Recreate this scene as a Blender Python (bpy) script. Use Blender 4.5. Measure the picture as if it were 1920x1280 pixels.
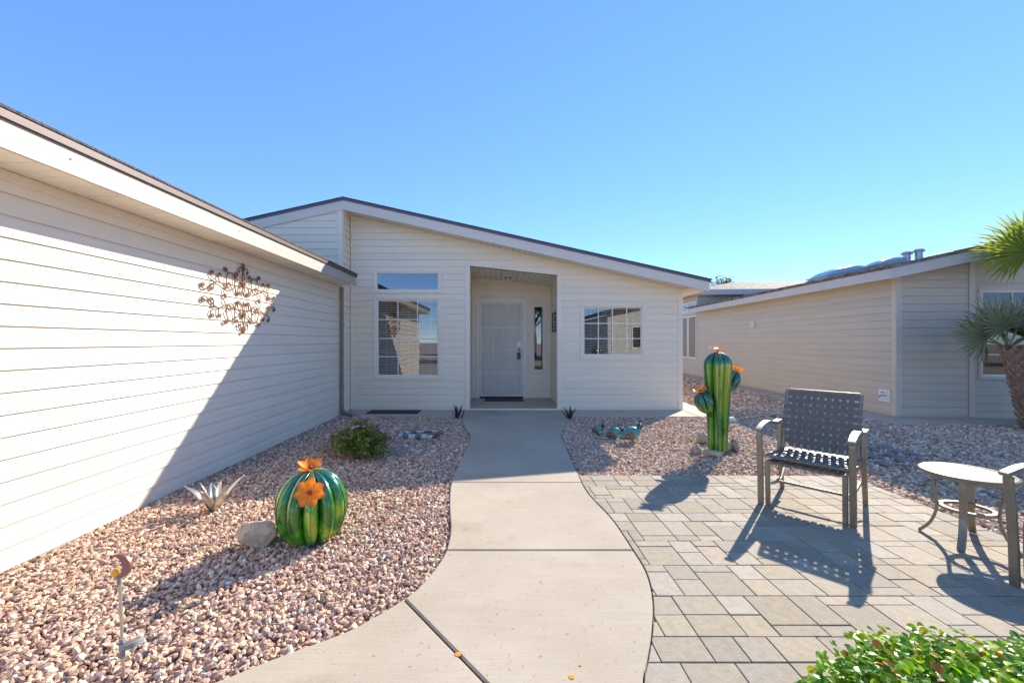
import bpy, bmesh, math, random
import numpy as np
from mathutils import Vector, Matrix, Quaternion, noise
R = math.radians
random.seed(7); RNG = np.random.default_rng(7)
S = bpy.context.scene
for o in list(bpy.data.objects): bpy.data.objects.remove(o)
C = S.collection

# ------------------------------------------------------------------ camera, sky, sun, exposure
CAM_H = 1.30; FPX = 780.0; CX = 935.0; CY = 640.0
cam_d = bpy.data.cameras.new('camera'); cam = bpy.data.objects.new('camera', cam_d); C.objects.link(cam)
cam.location = (0, 0, CAM_H); cam.rotation_euler = (R(90), 0, 0)
cam_d.sensor_width = 36; cam_d.lens = 36*FPX/1920; cam_d.shift_x = (960-CX)/1920; cam_d.clip_start = .05; cam_d.clip_end = 2000
S.camera = cam
S.render.resolution_x = 1024; S.render.resolution_y = 682
SUN_EL, SUN_AZ = R(29.5), R(40.0)
w = bpy.data.worlds.new('World'); S.world = w; w.use_nodes = True
nt = w.node_tree; nt.nodes.clear()
sky = nt.nodes.new('ShaderNodeTexSky'); sky.sky_type = 'NISHITA'; sky.sun_disc = False
sky.sun_elevation = SUN_EL; sky.sun_rotation = SUN_AZ; sky.altitude = 350; sky.air_density = 0.5; sky.dust_density = 0.0; sky.ozone_density = 3.0
bg = nt.nodes.new('ShaderNodeBackground'); bg.inputs['Strength'].default_value = 0.15
wo = nt.nodes.new('ShaderNodeOutputWorld')
gm = nt.nodes.new('ShaderNodeGamma'); gm.inputs[1].default_value = .54
hs_ = nt.nodes.new('ShaderNodeHueSaturation'); hs_.inputs['Saturation'].default_value = 1.52; hs_.inputs['Hue'].default_value = .510
nt.links.new(sky.outputs[0], gm.inputs[0]); nt.links.new(gm.outputs[0], hs_.inputs['Color']); nt.links.new(hs_.outputs[0], bg.inputs[0]); nt.links.new(bg.outputs[0], wo.inputs[0])
sd = bpy.data.lights.new('sun', 'SUN'); sd.energy = 2.0; sd.angle = R(.53); sd.color = (1, .92, .80)
sun = bpy.data.objects.new('sun', sd); C.objects.link(sun)
sdir = Vector((math.sin(SUN_AZ)*math.cos(SUN_EL), math.cos(SUN_AZ)*math.cos(SUN_EL), math.sin(SUN_EL)))
sun.rotation_euler = sdir.to_track_quat('Z', 'Y').to_euler(); sun.location = (20, 30, 25)
vs = S.view_settings; vs.view_transform = 'Standard'; vs.look = 'None'; vs.gamma = 1; vs.use_curve_mapping = False
vs.exposure = 2.2

# ------------------------------------------------------------------ materials
MATS = {}
def nodes(name):
    m = bpy.data.materials.new(name); m.use_nodes = True
    t = m.node_tree; p = t.nodes['Principled BSDF']; MATS[name] = m
    return m, t, p
def rgb(c): return (c[0], c[1], c[2], 1)
def mat(name, col, rough=.6, metal=0, col2=None, scale=8, detail=4, lo=.35, hi=.65, bump=0, bscale=60, bdist=.01, coat=0, per_obj=0, vary=0, spec=None, stretch=None, rvar=0):
    """principled material; col2 mixed in by noise; per_obj = brightness scatter from one object to the next"""
    m, t, p = nodes(name); L = t.links
    p.inputs['Roughness'].default_value = rough; p.inputs['Metallic'].default_value = metal
    if coat: p.inputs['Coat Weight'].default_value = coat; p.inputs['Coat Roughness'].default_value = .05
    if spec is not None: p.inputs['Specular IOR Level'].default_value = spec
    tc = t.nodes.new('ShaderNodeTexCoord'); src = tc.outputs['Object']
    if per_obj or True:
        g = t.nodes.new('ShaderNodeNewGeometry'); src = g.outputs['Position']
    if stretch:
        mp = t.nodes.new('ShaderNodeMapping'); mp.inputs['Scale'].default_value = stretch; L.new(src, mp.inputs[0]); src = mp.outputs[0]
    out = None
    if col2 is not None:
        n = t.nodes.new('ShaderNodeTexNoise'); n.inputs['Scale'].default_value = scale; n.inputs['Detail'].default_value = detail; n.inputs['Roughness'].default_value = .6
        L.new(src, n.inputs['Vector'])
        r = t.nodes.new('ShaderNodeValToRGB'); r.color_ramp.elements[0].position = lo; r.color_ramp.elements[1].position = hi
        r.color_ramp.elements[0].color = rgb(col); r.color_ramp.elements[1].color = rgb(col2)
        L.new(n.outputs['Fac'], r.inputs[0]); out = r.outputs[0]
    else:
        c = t.nodes.new('ShaderNodeRGB'); c.outputs[0].default_value = rgb(col); out = c.outputs[0]
    if per_obj:
        oi = t.nodes.new('ShaderNodeObjectInfo'); mr = t.nodes.new('ShaderNodeMapRange')
        mr.inputs['To Min'].default_value = 1-per_obj; mr.inputs['To Max'].default_value = 1+per_obj
        L.new(oi.outputs['Random'], mr.inputs['Value'])
        hs = t.nodes.new('ShaderNodeHueSaturation'); L.new(out, hs.inputs['Color']); L.new(mr.outputs[0], hs.inputs['Value']); out = hs.outputs[0]
        if vary:
            m2 = t.nodes.new('ShaderNodeMath'); m2.operation = 'MULTIPLY'; m2.inputs[1].default_value = 7.31; L.new(oi.outputs['Random'], m2.inputs[0])
            m3 = t.nodes.new('ShaderNodeMath'); m3.operation = 'FRACT'; L.new(m2.outputs[0], m3.inputs[0])
            mr2 = t.nodes.new('ShaderNodeMapRange'); mr2.inputs['To Min'].default_value = 1-vary*.2; mr2.inputs['To Max'].default_value = 1+vary
            L.new(m3.outputs[0], mr2.inputs['Value']); L.new(mr2.outputs[0], hs.inputs['Saturation'])
    L.new(out, p.inputs['Base Color'])
    if bump:
        n2 = t.nodes.new('ShaderNodeTexNoise'); n2.inputs['Scale'].default_value = bscale; n2.inputs['Detail'].default_value = 4; L.new(src, n2.inputs['Vector'])
        b = t.nodes.new('ShaderNodeBump'); b.inputs['Strength'].default_value = bump; b.inputs['Distance'].default_value = bdist
        L.new(n2.outputs['Fac'], b.inputs['Height']); L.new(b.outputs[0], p.inputs['Normal'])
        if rvar:
            mr = t.nodes.new('ShaderNodeMapRange'); mr.inputs['To Min'].default_value = rough-rvar; mr.inputs['To Max'].default_value = rough+rvar
            L.new(n2.outputs['Fac'], mr.inputs['Value']); L.new(mr.outputs[0], p.inputs['Roughness'])
    return m
def vcol_mat(name, rough=.8, trans=0, attr='col', spec=.3, bump=0, bscale=120):
    m, t, p = nodes(name); L = t.links
    a = t.nodes.new('ShaderNodeAttribute'); a.attribute_name = attr
    p.inputs['Roughness'].default_value = rough; p.inputs['Specular IOR Level'].default_value = spec
    L.new(a.outputs['Color'], p.inputs['Base Color'])
    if bump:
        g = t.nodes.new('ShaderNodeNewGeometry'); n2 = t.nodes.new('ShaderNodeTexNoise'); n2.inputs['Scale'].default_value = bscale; L.new(g.outputs['Position'], n2.inputs['Vector'])
        b = t.nodes.new('ShaderNodeBump'); b.inputs['Strength'].default_value = bump; b.inputs['Distance'].default_value = .004
        L.new(n2.outputs['Fac'], b.inputs['Height']); L.new(b.outputs[0], p.inputs['Normal'])
    if trans:
        tr = t.nodes.new('ShaderNodeBsdfTranslucent'); mx = t.nodes.new('ShaderNodeMixShader'); mx.inputs[0].default_value = trans
        hs = t.nodes.new('ShaderNodeHueSaturation'); hs.inputs['Value'].default_value = 1.5; hs.inputs['Hue'].default_value = .485; hs.inputs['Saturation'].default_value = 1.1
        L.new(a.outputs['Color'], hs.inputs['Color']); L.new(hs.outputs[0], tr.inputs[0])
        L.new(p.outputs[0], mx.inputs[1]); L.new(tr.outputs[0], mx.inputs[2]); L.new(mx.outputs[0], t.nodes['Material Output'].inputs[0])
    return m
def glass_mat(name, tint=(.75, .8, .8), ior=1.9, rough=.0, wavy=0):
    m = bpy.data.materials.new(name); m.use_nodes = True; t = m.node_tree; t.nodes.clear(); L = t.links
    tr = t.nodes.new('ShaderNodeBsdfTransparent'); tr.inputs[0].default_value = rgb(tint)
    gl = t.nodes.new('ShaderNodeBsdfGlossy'); gl.inputs['Roughness'].default_value = rough; gl.inputs['Color'].default_value = (.95, .97, 1, 1)
    fr = t.nodes.new('ShaderNodeFresnel'); fr.inputs[0].default_value = ior
    if wavy:
        g = t.nodes.new('ShaderNodeNewGeometry'); n = t.nodes.new('ShaderNodeTexNoise'); n.inputs['Scale'].default_value = 1.6; n.inputs['Detail'].default_value = 0
        L.new(g.outputs['Position'], n.inputs['Vector'])
        b = t.nodes.new('ShaderNodeBump'); b.inputs['Strength'].default_value = wavy; b.inputs['Distance'].default_value = .02
        L.new(n.outputs['Fac'], b.inputs['Height']); L.new(b.outputs[0], gl.inputs['Normal'])
    mx = t.nodes.new('ShaderNodeMixShader'); o = t.nodes.new('ShaderNodeOutputMaterial')
    L.new(fr.outputs[0], mx.inputs[0]); L.new(tr.outputs[0], mx.inputs[1]); L.new(gl.outputs[0], mx.inputs[2]); L.new(mx.outputs[0], o.inputs[0])
    MATS[name] = m; return m
def screen_mat(name, col, opacity):
    m = bpy.data.materials.new(name); m.use_nodes = True; t = m.node_tree; p = t.nodes['Principled BSDF']; L = t.links
    p.inputs['Base Color'].default_value = rgb(col); p.inputs['Roughness'].default_value = .6
    tr = t.nodes.new('ShaderNodeBsdfTransparent'); mx = t.nodes.new('ShaderNodeMixShader'); mx.inputs[0].default_value = opacity
    L.new(tr.outputs[0], mx.inputs[1]); L.new(p.outputs[0], mx.inputs[2]); L.new(mx.outputs[0], t.nodes['Material Output'].inputs[0])
    MATS[name] = m; return m
M = MATS
mat('siding', (.86, .745, .575), .5, col2=(.83, .715, .55), scale=1.3, bump=.12, bscale=14, bdist=.004, stretch=(1, 1, 5), per_obj=.02, spec=.35)
mat('garage_siding', (.84, .73, .59), .5, col2=(.81, .70, .565), scale=1.3, bump=.12, bscale=14, bdist=.004, stretch=(1, 1, 5), per_obj=.02, spec=.35)
mat('trim', (.87, .75, .595), .5, col2=(.84, .72, .57), scale=3)
mat('fascia', (.74, .655, .56), .55, col2=(.69, .605, .515), scale=5, bump=.25, bscale=30, bdist=.004, stretch=(.6, .6, 6))
mat('garage_fascia', (.50, .44, .36), .55, col2=(.42, .365, .295), scale=5, bump=.3, bscale=30, bdist=.004, stretch=(6, .5, 6))
mat('soffit', (.86, .79, .67), .6, col2=(.82, .75, .63), scale=4)
mat('drip_brown', (.115, .06, .05), .5, col2=(.09, .05, .042), scale=9)
mat('drip_slate', (.12, .105, .155), .5)
mat('shingle', (.075, .06, .055), .9, col2=(.14, .11, .10), scale=14, bump=.8, bscale=50, bdist=.02)
mat('shingle_light', (.12, .10, .085), .8, spec=.1, col2=(.34, .29, .24), scale=7, bump=.9, bscale=22, bdist=.04)
mat('taupe', (.565, .49, .385), .55, col2=(.535, .46, .36), scale=1.3, bump=.12, bscale=14, bdist=.004, stretch=(1, 1, 5), per_obj=.02, spec=.35)
mat('taupe_trim', (.60, .51, .41), .55)
mat('grey_fascia', (.58, .54, .50), .55, col2=(.54, .50, .465), scale=5)
mat('downspout', (.27, .22, .165), .45, col2=(.235, .19, .14), scale=6)
def concrete_mat(name, c1, c2, stain):
    m, t, p = nodes(name); L = t.links; g = t.nodes.new('ShaderNodeNewGeometry')
    def nz(sc, det, rough=.6, stretch=None):
        n = t.nodes.new('ShaderNodeTexNoise'); n.inputs['Scale'].default_value = sc; n.inputs['Detail'].default_value = det; n.inputs['Roughness'].default_value = rough
        if stretch:
            mp = t.nodes.new('ShaderNodeMapping'); mp.inputs['Scale'].default_value = stretch; L.new(g.outputs['Position'], mp.inputs[0]); L.new(mp.outputs[0], n.inputs['Vector'])
        else: L.new(g.outputs['Position'], n.inputs['Vector'])
        return n.outputs['Fac']
    def ramp(f, a, b, ca, cb):
        r = t.nodes.new('ShaderNodeValToRGB'); r.color_ramp.elements[0].position = a; r.color_ramp.elements[1].position = b; r.color_ramp.elements[0].color = ca; r.color_ramp.elements[1].color = cb; L.new(f, r.inputs[0]); return r.outputs[0]
    def mix(a, b, f, mode='MIX', fac=1):
        x = t.nodes.new('ShaderNodeMix'); x.data_type = 'RGBA'; x.blend_type = mode
        if f is not None: L.new(f, x.inputs['Factor'])
        else: x.inputs['Factor'].default_value = fac
        L.new(a, x.inputs['A']); L.new(b, x.inputs['B']); return x.outputs['Result']
    W_, B_ = (1, 1, 1, 1), (0, 0, 0, 1)
    base = ramp(nz(1.1, 9), .34, .66, rgb(c1), rgb(c2))
    st = ramp(nz(2.3, 10, .7), .55, .74, W_, rgb(stain)); base = mix(base, st, None, 'MULTIPLY', .8)
    sp = ramp(nz(150, 3), .36, .50, (.86, .84, .82, 1), W_); base = mix(base, sp, None, 'MULTIPLY', .8)
    br = ramp(nz(1, 2, .5, (2.5, 90, 1)), .3, .7, (.955, .955, .955, 1), (1.03, 1.03, 1.03, 1)); base = mix(base, br, None, 'MULTIPLY', 1)
    pit = ramp(nz(38, 1), .70, .73, W_, (.62, .56, .48, 1)); base = mix(base, pit, None, 'MULTIPLY', .7)
    L.new(base, p.inputs['Base Color']); p.inputs['Roughness'].default_value = .85; p.inputs['Specular IOR Level'].default_value = .3
    b = t.nodes.new('ShaderNodeBump'); b.inputs['Strength'].default_value = .3; b.inputs['Distance'].default_value = .003; L.new(nz(1, 4, .6, (14, 210, 60)), b.inputs['Height']); L.new(b.outputs[0], p.inputs['Normal'])
concrete_mat('concrete', (.43, .355, .26), (.53, .45, .34), (.80, .74, .66, 1))
mat('apron_concrete', (.47, .38, .28), .85, col2=(.56, .465, .355), scale=3, detail=8, lo=.3, hi=.7, bump=.35, bscale=140, bdist=.003)
mat('joint', (.12, .10, .08), .95)
mat('sand_joint', (.25, .205, .155), .95, col2=(.17, .14, .105), scale=40)
mat('paver', (.30, .25, .185), .85, col2=(.405, .345, .265), scale=26, detail=8, lo=.25, hi=.7, bump=.7, bscale=120, bdist=.003, per_obj=.15, vary=.30)
mat('ground', (.40, .315, .245), .95, col2=(.54, .44, .35), scale=28, detail=6, lo=.35, hi=.62, bump=1, bscale=32, bdist=.03)
mat('white_vinyl', (.84, .765, .665), .4)
mat('door_white', (.78, .71, .62), .45)
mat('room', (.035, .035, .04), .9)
mat('blind', (.78, .72, .63), .5)
mat('inner_door', (.72, .66, .58), .5)
mat('dark_glass', (.05, .055, .06), .15)
mat('black_rubber', (.03, .027, .026), .8, col2=(.05, .045, .042), scale=50, bump=.5, bscale=300, bdist=.003)
mat('mat_brown', (.06, .042, .032), .95, col2=(.10, .07, .05), scale=80, bump=.6, bscale=300, bdist=.005)
mat('brass', (.55, .42, .2), .3, 1)
mat('steel', (.55, .54, .52), .3, 1)
mat('bronze', (.25, .205, .145), .36, .35, col2=(.29, .24, .175), scale=30, spec=.6)
mat('strap', (.14, .122, .102), .5, col2=(.165, .145, .122), scale=200, bump=.2, bscale=500, bdist=.001)
mat('table_glass', (.27, .24, .185), .3, col2=(.33, .295, .23), scale=90, bump=.5, bscale=110, bdist=.003)
mat('rust', (.19, .085, .045), .6, .35, col2=(.34, .145, .07), scale=22, bump=.3, bscale=120, bdist=.002)
mat('silver', (.62, .60, .55), .28, .9, col2=(.40, .30, .2), scale=7, lo=.5, hi=.75)
mat('dark_metal', (.07, .075, .085), .4, .6, col2=(.12, .12, .13), scale=20)
mat('lamp_cream', (.66, .62, .53), .5)
glass_mat('lamp_glass', (.9, .9, .85), 1.5)
mat('rock_tan', (.40, .31, .21), .85, col2=(.58, .49, .37), scale=9, detail=8, bump=.9, bscale=38, bdist=.02)
mat('rock_grey', (.20, .18, .165), .85, col2=(.32, .29, .27), scale=10, detail=8, bump=.9, bscale=38, bdist=.02)
mat('rock_pink', (.38, .27, .22), .85, col2=(.52, .42, .36), scale=12, detail=8, bump=.9, bscale=38, bdist=.02)
mat('rock_white', (.62, .59, .55), .8, col2=(.74, .72, .69), scale=10, detail=8, bump=.8, bscale=38, bdist=.02)
mat('snake_white', (.66, .65, .62), .6, col2=(.5, .5, .48), scale=60)
mat('snake_grey', (.12, .125, .135), .6, col2=(.2, .2, .21), scale=60)
mat('wood', (.13, .065, .035), .8, col2=(.2, .11, .06), scale=20, stretch=(8, 1, 1))
mat('teal', (.06, .27, .27), .5, .3, col2=(.16, .36, .33), scale=24, lo=.4, hi=.65)
mat('quail_wing', (.16, .075, .055), .6, .2, col2=(.42, .34, .28), scale=90, lo=.52, hi=.6)
mat('quail_black', (.018, .018, .02), .45)
mat('quail_cream', (.52, .49, .42), .6, col2=(.36, .42, .38), scale=30)
mat('moon_copper', (.34, .16, .085), .45, .6, col2=(.20, .13, .17), scale=14)
mat('amber', (.85, .38, .01), .15, coat=.6)
mat('stake', (.50, .46, .40), .35, .7)
mat('grey_plastic', (.20, .21, .20), .5, col2=(.26, .27, .26), scale=40)
mat('solar', (.05, .055, .06), .15, coat=.5)
mat('twig', (.22, .155, .10), .9, col2=(.32, .23, .15), scale=40)
mat('palm_trunk', (.22, .13, .085), .9, col2=(.42, .28, .18), scale=30, bump=.8, bscale=70, bdist=.01)
mat('bark', (.14, .11, .085), .9, col2=(.2, .16, .12), scale=20)
mat('skylight', (.34, .37, .40), .12, coat=1)
mat('galv', (.42, .43, .45), .4, .7)
mat('solar_screen', (.30, .26, .215), .8)
mat('white_plate', (.72, .71, .69), .45)
mat('cream_plate', (.62, .58, .45), .5)
mat('sign_black', (.02, .016, .014), .5)
mat('sign_face', (.42, .40, .36), .6, col2=(.5, .48, .44), scale=20)
mat('far_wall', (.66, .60, .50), .7, col2=(.62, .56, .47), scale=2)
mat('rust_spot', (.75, .25, .01), .8)
glass_mat('glass', (.95, .97, .97), 1.9, wavy=.05)
glass_mat('sky_glass', (.25, .32, .36), 2.6)
screen_mat('door_screen', (.92, .84, .73), .52)
vcol_mat('gravel', .85, bump=.4)
vcol_mat('leaf', .45, .35, spec=.4)
vcol_mat('leaf_bright', .35, .5, spec=.5)
vcol_mat('petal', .35, .25, spec=.5)
vcol_mat('flower', .6, .3)
def cactus_mat(name, ztop, zs=1.0, gain=1.0):
    m, t, p = nodes(name); L = t.links
    g = t.nodes.new('ShaderNodeNewGeometry'); sp = t.nodes.new('ShaderNodeSeparateXYZ'); L.new(g.outputs['Position'], sp.inputs[0])
    n = t.nodes.new('ShaderNodeTexNoise'); n.inputs['Scale'].default_value = 6.5; n.inputs['Detail'].default_value = 3; n.inputs['Distortion'].default_value = .6
    mp = t.nodes.new('ShaderNodeMapping'); mp.inputs['Scale'].default_value = (1, 1, zs); L.new(g.outputs['Position'], mp.inputs[0]); L.new(mp.outputs[0], n.inputs['Vector'])
    r = t.nodes.new('ShaderNodeValToRGB'); e = r.color_ramp.elements
    e[0].position = .34; e[0].color = (.02, .13, .010, 1); e[1].position = .68; e[1].color = (.30, .36, .02, 1)
    k = e.new(.445); k.color = (.022, .14, .01, 1); k = e.new(.46); k.color = (.05, .26, .012, 1); k = e.new(.535); k.color = (.06, .27, .014, 1); k = e.new(.55); k.color = (.19, .34, .02, 1)
    L.new(n.outputs['Fac'], r.inputs[0])
    ad = t.nodes.new('ShaderNodeMath'); ad.operation = 'MULTIPLY_ADD'; ad.inputs[1].default_value = .12; L.new(n.outputs['Fac'], ad.inputs[0]); L.new(sp.outputs[2], ad.inputs[2])
    mr = t.nodes.new('ShaderNodeMapRange'); mr.inputs['From Min'].default_value = ztop-.10+.06; mr.inputs['From Max'].default_value = ztop-.02+.06; L.new(ad.outputs[0], mr.inputs['Value'])
    mx = t.nodes.new('ShaderNodeMix'); mx.data_type = 'RGBA'; L.new(mr.outputs[0], mx.inputs['Factor']); L.new(r.outputs[0], mx.inputs['A']); mx.inputs['B'].default_value = (.018, .15, .09, 1)
    hv = t.nodes.new('ShaderNodeHueSaturation'); hv.inputs['Value'].default_value = gain; L.new(mx.outputs['Result'], hv.inputs['Color']); L.new(hv.outputs[0], p.inputs['Base Color'])
    p.inputs['Roughness'].default_value = .22; p.inputs['Metallic'].default_value = .25; p.inputs['Coat Weight'].default_value = 1; p.inputs['Coat Roughness'].default_value = .06
    n2 = t.nodes.new('ShaderNodeTexNoise'); n2.inputs['Scale'].default_value = 16; L.new(g.outputs['Position'], n2.inputs['Vector'])
    b = t.nodes.new('ShaderNodeBump'); b.inputs['Strength'].default_value = .25; b.inputs['Distance'].default_value = .01; L.new(n2.outputs['Fac'], b.inputs['Height']); L.new(b.outputs[0], p.inputs['Normal'])
    L.new(b.outputs[0], p.inputs['Coat Normal'])
cactus_mat('cactus_barrel', .39, 1.0, 1.3); cactus_mat('cactus_tall', 1.12, .22, 1.05); cactus_mat('cactus_arm', .60)
mat('cactus_seam', (.24, .26, .22), .45, .5, col2=(.10, .13, .08), scale=40)
mat('cactus_edge', (.22, .27, .13), .5, .4, col2=(.05, .07, .03), scale=60)

# ------------------------------------------------------------------ mesh helpers
def newmesh(name, v, f, m, parent=None, smooth=None, normals=True, bevel=0):
    me = bpy.data.meshes.new(name); me.from_pydata([tuple(x) for x in v], [], f)
    if normals or bevel:
        b = bmesh.new(); b.from_mesh(me)
        bmesh.ops.recalc_face_normals(b, faces=b.faces)
        if bevel:
            bmesh.ops.bevel(b, geom=[e for e in b.edges if e.calc_face_angle(0) > .5], offset=bevel, segments=1, affect='EDGES', clamp_overlap=True)
        b.to_mesh(me); b.free()
    if smooth is not None:
        me.shade_smooth(); me.set_sharp_from_angle(angle=smooth)
    if m: me.materials.append(M[m])
    o = bpy.data.objects.new(name, me); C.objects.link(o); o.parent = parent
    return o
class MB:
    def __init__(s): s.v = []; s.f = []; s.c = []; s.col = None
    def add(s, v, f):
        n = len(s.v); s.v += [Vector(x) for x in v]; s.f += [tuple(i+n for i in q) for q in f]
        if s.col is not None: s.c += [s.col]*len(v)
        return s
    def box(s, x0, x1, y0, y1, z0, z1):
        return s.add([(x0, y0, z0), (x1, y0, z0), (x1, y1, z0), (x0, y1, z0), (x0, y0, z1), (x1, y0, z1), (x1, y1, z1), (x0, y1, z1)],
                     [(0, 3, 2, 1), (4, 5, 6, 7), (0, 1, 5, 4), (1, 2, 6, 5), (2, 3, 7, 6), (3, 0, 4, 7)])
    def prism(s, poly, ext):                      # polygon (list of 3-vectors) pushed along ext
        n = len(poly); e = Vector(ext); p = [Vector(q) for q in poly]
        return s.add(p+[q+e for q in p], [tuple(range(n)), tuple(range(2*n-1, n-1, -1))]+[(i, (i+1) % n, n+(i+1) % n, n+i) for i in range(n)])
    def sweep(s, pts, sec, up=None, scale=None, cap=True, closed=False):   # section (a,b) pairs swept along pts
        pts = [Vector(p) for p in pts]; N = len(pts); k = len(sec); rings = []
        T = [((pts[(i+1) % N] if closed or i < N-1 else pts[i])-(pts[i-1] if closed or i > 0 else pts[i])).normalized() for i in range(N)]
        if up is None:
            a = Vector((0, 0, 1)) if abs(T[0].z) < .9 else Vector((1, 0, 0))
            nrm = (a-T[0]*a.dot(T[0])).normalized()
        for i in range(N):
            if up is not None: u = Vector(up); nn = (u-T[i]*u.dot(T[i])).normalized()
            else:
                nrm = (nrm-T[i]*nrm.dot(T[i])).normalized(); nn = nrm
            b = T[i].cross(nn); sc = scale[i] if scale is not None else 1
            rings += [pts[i]+(nn*q[1]+b*q[0])*sc for q in sec]
        f = []
        for i in range(N if closed else N-1):
            j = (i+1) % N
            f += [(i*k+a, i*k+(a+1) % k, j*k+(a+1) % k, j*k+a) for a in range(k)]
        if cap and not closed: f += [tuple(range(k))[::-1], tuple((N-1)*k+a for a in range(k))]
        return s.add(rings, f)
    def tube(s, pts, r, n=8, **kw):
        return s.sweep(pts, [(r*math.cos(2*math.pi*i/n), r*math.sin(2*math.pi*i/n)) for i in range(n)], **kw)
    def bar(s, pts, wd, th, up, **kw):
        return s.sweep(pts, [(-wd/2, -th/2), (wd/2, -th/2), (wd/2, th/2), (-wd/2, th/2)], up=up, **kw)
    def lathe(s, prof, n=24, c=(0, 0, 0)):
        c = Vector(c); v = []; f = []
        for r, z in prof: v += [c+Vector((r*math.cos(2*math.pi*i/n), r*math.sin(2*math.pi*i/n), z)) for i in range(n)]
        for a in range(len(prof)-1): f += [(a*n+i, a*n+(i+1) % n, (a+1)*n+(i+1) % n, (a+1)*n+i) for i in range(n)]
        f += [tuple(range(n))[::-1], tuple((len(prof)-1)*n+i for i in range(n))]
        return s.add(v, f)
    def ball(s, c, r, n=12, k=8, rot=None):
        c = Vector(c); v = []; f = []
        for a in range(k+1):
            th = math.pi*a/k
            for i in range(n):
                q = Vector((r[0]*math.sin(th)*math.cos(2*math.pi*i/n), r[1]*math.sin(th)*math.sin(2*math.pi*i/n), r[2]*math.cos(th)))
                v.append(c+(rot @ q if rot else q))
        for a in range(k): f += [(a*n+i, (a+1)*n+i, (a+1)*n+(i+1) % n, a*n+(i+1) % n) for i in range(n)]
        return s.add(v, f)
    def build(s, name, m, parent=None, smooth=None, bevel=0, normals=True):
        o = newmesh(name, s.v, s.f, m, parent, smooth, normals and not s.c, bevel)
        if s.c:
            at = o.data.color_attributes.new('col', 'FLOAT_COLOR', 'POINT')
            at.data.foreach_set('color', np.array([(*c, 1) for c in s.c], dtype=np.float32).ravel())
        return o
def empty(name, loc=(0, 0, 0), rz=0, label=None, cat=None, group=None):
    o = bpy.data.objects.new(name, None); C.objects.link(o); o.location = loc; o.rotation_euler = (0, 0, rz); o.empty_display_size = .1
    if label: tag(o, label, cat, group)
    return o
def tag(o, label, cat, group=None):
    o['label'] = label; o['category'] = cat
    if group: o['group'] = group
    return o
def kind(o, k, label=None):
    o['kind'] = k
    if label: o['label'] = label
    return o
def inst(src, parent=None, loc=None, rot=None, scale=None, name=None):
    o = src.copy(); C.objects.link(o); o.parent = parent
    if loc is not None: o.location = loc
    if rot is not None: o.rotation_euler = rot
    if scale is not None: o.scale = scale
    return o
def copy_tree(src, parent=None):
    o = inst(src, parent)
    for ch in list(src.children): copy_tree(ch, o)
    return o
def ground(px, py): return ((px-CX)*CAM_H/(py-CY), FPX*CAM_H/(py-CY))     # where a point of the level ground lies

class Wall:
    """a vertical wall face: u along it, z up, o outwards"""
    def __init__(s, org, udir, ndir): s.o = Vector(org); s.u = Vector(udir); s.n = Vector(ndir)
    def P(s, u, z, o=0): return s.o+s.u*u+s.n*o+Vector((0, 0, z))
    def box(s, mb, u0, u1, z0, z1, o0, o1):
        return mb.prism([s.P(u0, z0, o0), s.P(u1, z0, o0), s.P(u1, z1, o0), s.P(u0, z1, o0)], s.n*(o1-o0))
def const(z): return lambda u: z
def siding(W, parent, m, u0, u1, z0, ztop, openings=(), h=.128, step=.06, lip=.0125):
    prof = [(.005, lip), (.62*h, lip*.68), (h, .0006)]
    zmaxall = max(ztop(u0), ztop(u1), ztop((u0+u1)/2)); k = 0
    while z0+k*h < zmaxall-.01:
        zb = z0+k*h; k += 1; cuts = {u0, u1}
        for (a, b, c, d) in openings:
            dl, dr = (d(a), d(b)) if callable(d) else (d, d)
            if c < zb+h and max(dl, dr) > zb:
                cuts |= {min(max(a, u0), u1), min(max(b, u0), u1)}
                if callable(d) and min(dl, dr) < zb+h: cuts |= set(np.arange(a, b, step))
        if min(ztop(u0), ztop(u1)) < zb+h:
            cuts |= {u for u in np.arange(u0, u1, step) if zb-.02 < ztop(u) < zb+h+.02}
        cuts = sorted(cuts); segs = []
        for a, b in zip(cuts[:-1], cuts[1:]):
            if b-a < 1e-4: continue
            um = (a+b)/2; iv = [(zb+.005, min(zb+h, ztop(um)))]
            for (oa, ob, c, d) in openings:
                if oa-1e-6 < um < ob+1e-6:
                    dd = d(um) if callable(d) else d; nv = []
                    for (p, q) in iv:
                        if dd <= p or c >= q: nv.append((p, q)); continue
                        if c > p: nv.append((p, c))
                        if dd < q: nv.append((dd, q))
                    iv = nv
            for (p, q) in iv:
                if q-p < .006: continue
                for sgm in segs:
                    if abs(sgm[1]-a) < 1e-6 and abs(sgm[2]-p) < 1e-6 and abs(sgm[3]-q) < 1e-6: sgm[1] = b; break
                else: segs.append([a, b, p, q])
        if not segs: continue
        segs.sort(); runs = []
        for sg in segs:
            for r in runs:
                if any(abs(t[1]-sg[0]) < 1e-5 and min(t[3], sg[3])-max(t[2], sg[2]) > .003 or abs(t[0]-sg[0]) < 1e-5 and abs(t[1]-sg[1]) < 1e-5 and abs(t[3]-sg[2]) < 1e-5 for t in r): r.append(sg); break
            else: runs.append([sg])
        for run in runs:
          mb = MB()
          for (a, b, p, q) in run:
            zz = sorted({p-zb, q-zb} | {x for x, _ in prof if p-zb < x < q-zb})
            pts = [(x, float(np.interp(x, [t[0] for t in prof], [t[1] for t in prof]))) for x in zz]
            poly = [W.P(a, zb+x, o) for x, o in pts]+[W.P(a, q, -.004), W.P(a, p, -.004)]
            mb.prism(poly, W.u*(b-a))
          o = mb.build('siding_board', m, parent)
          if len(run) > 1:
            bb = bmesh.new(); bb.from_mesh(o.data); bmesh.ops.remove_doubles(bb, verts=bb.verts, dist=.002); bb.to_mesh(o.data); bb.free()
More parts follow.
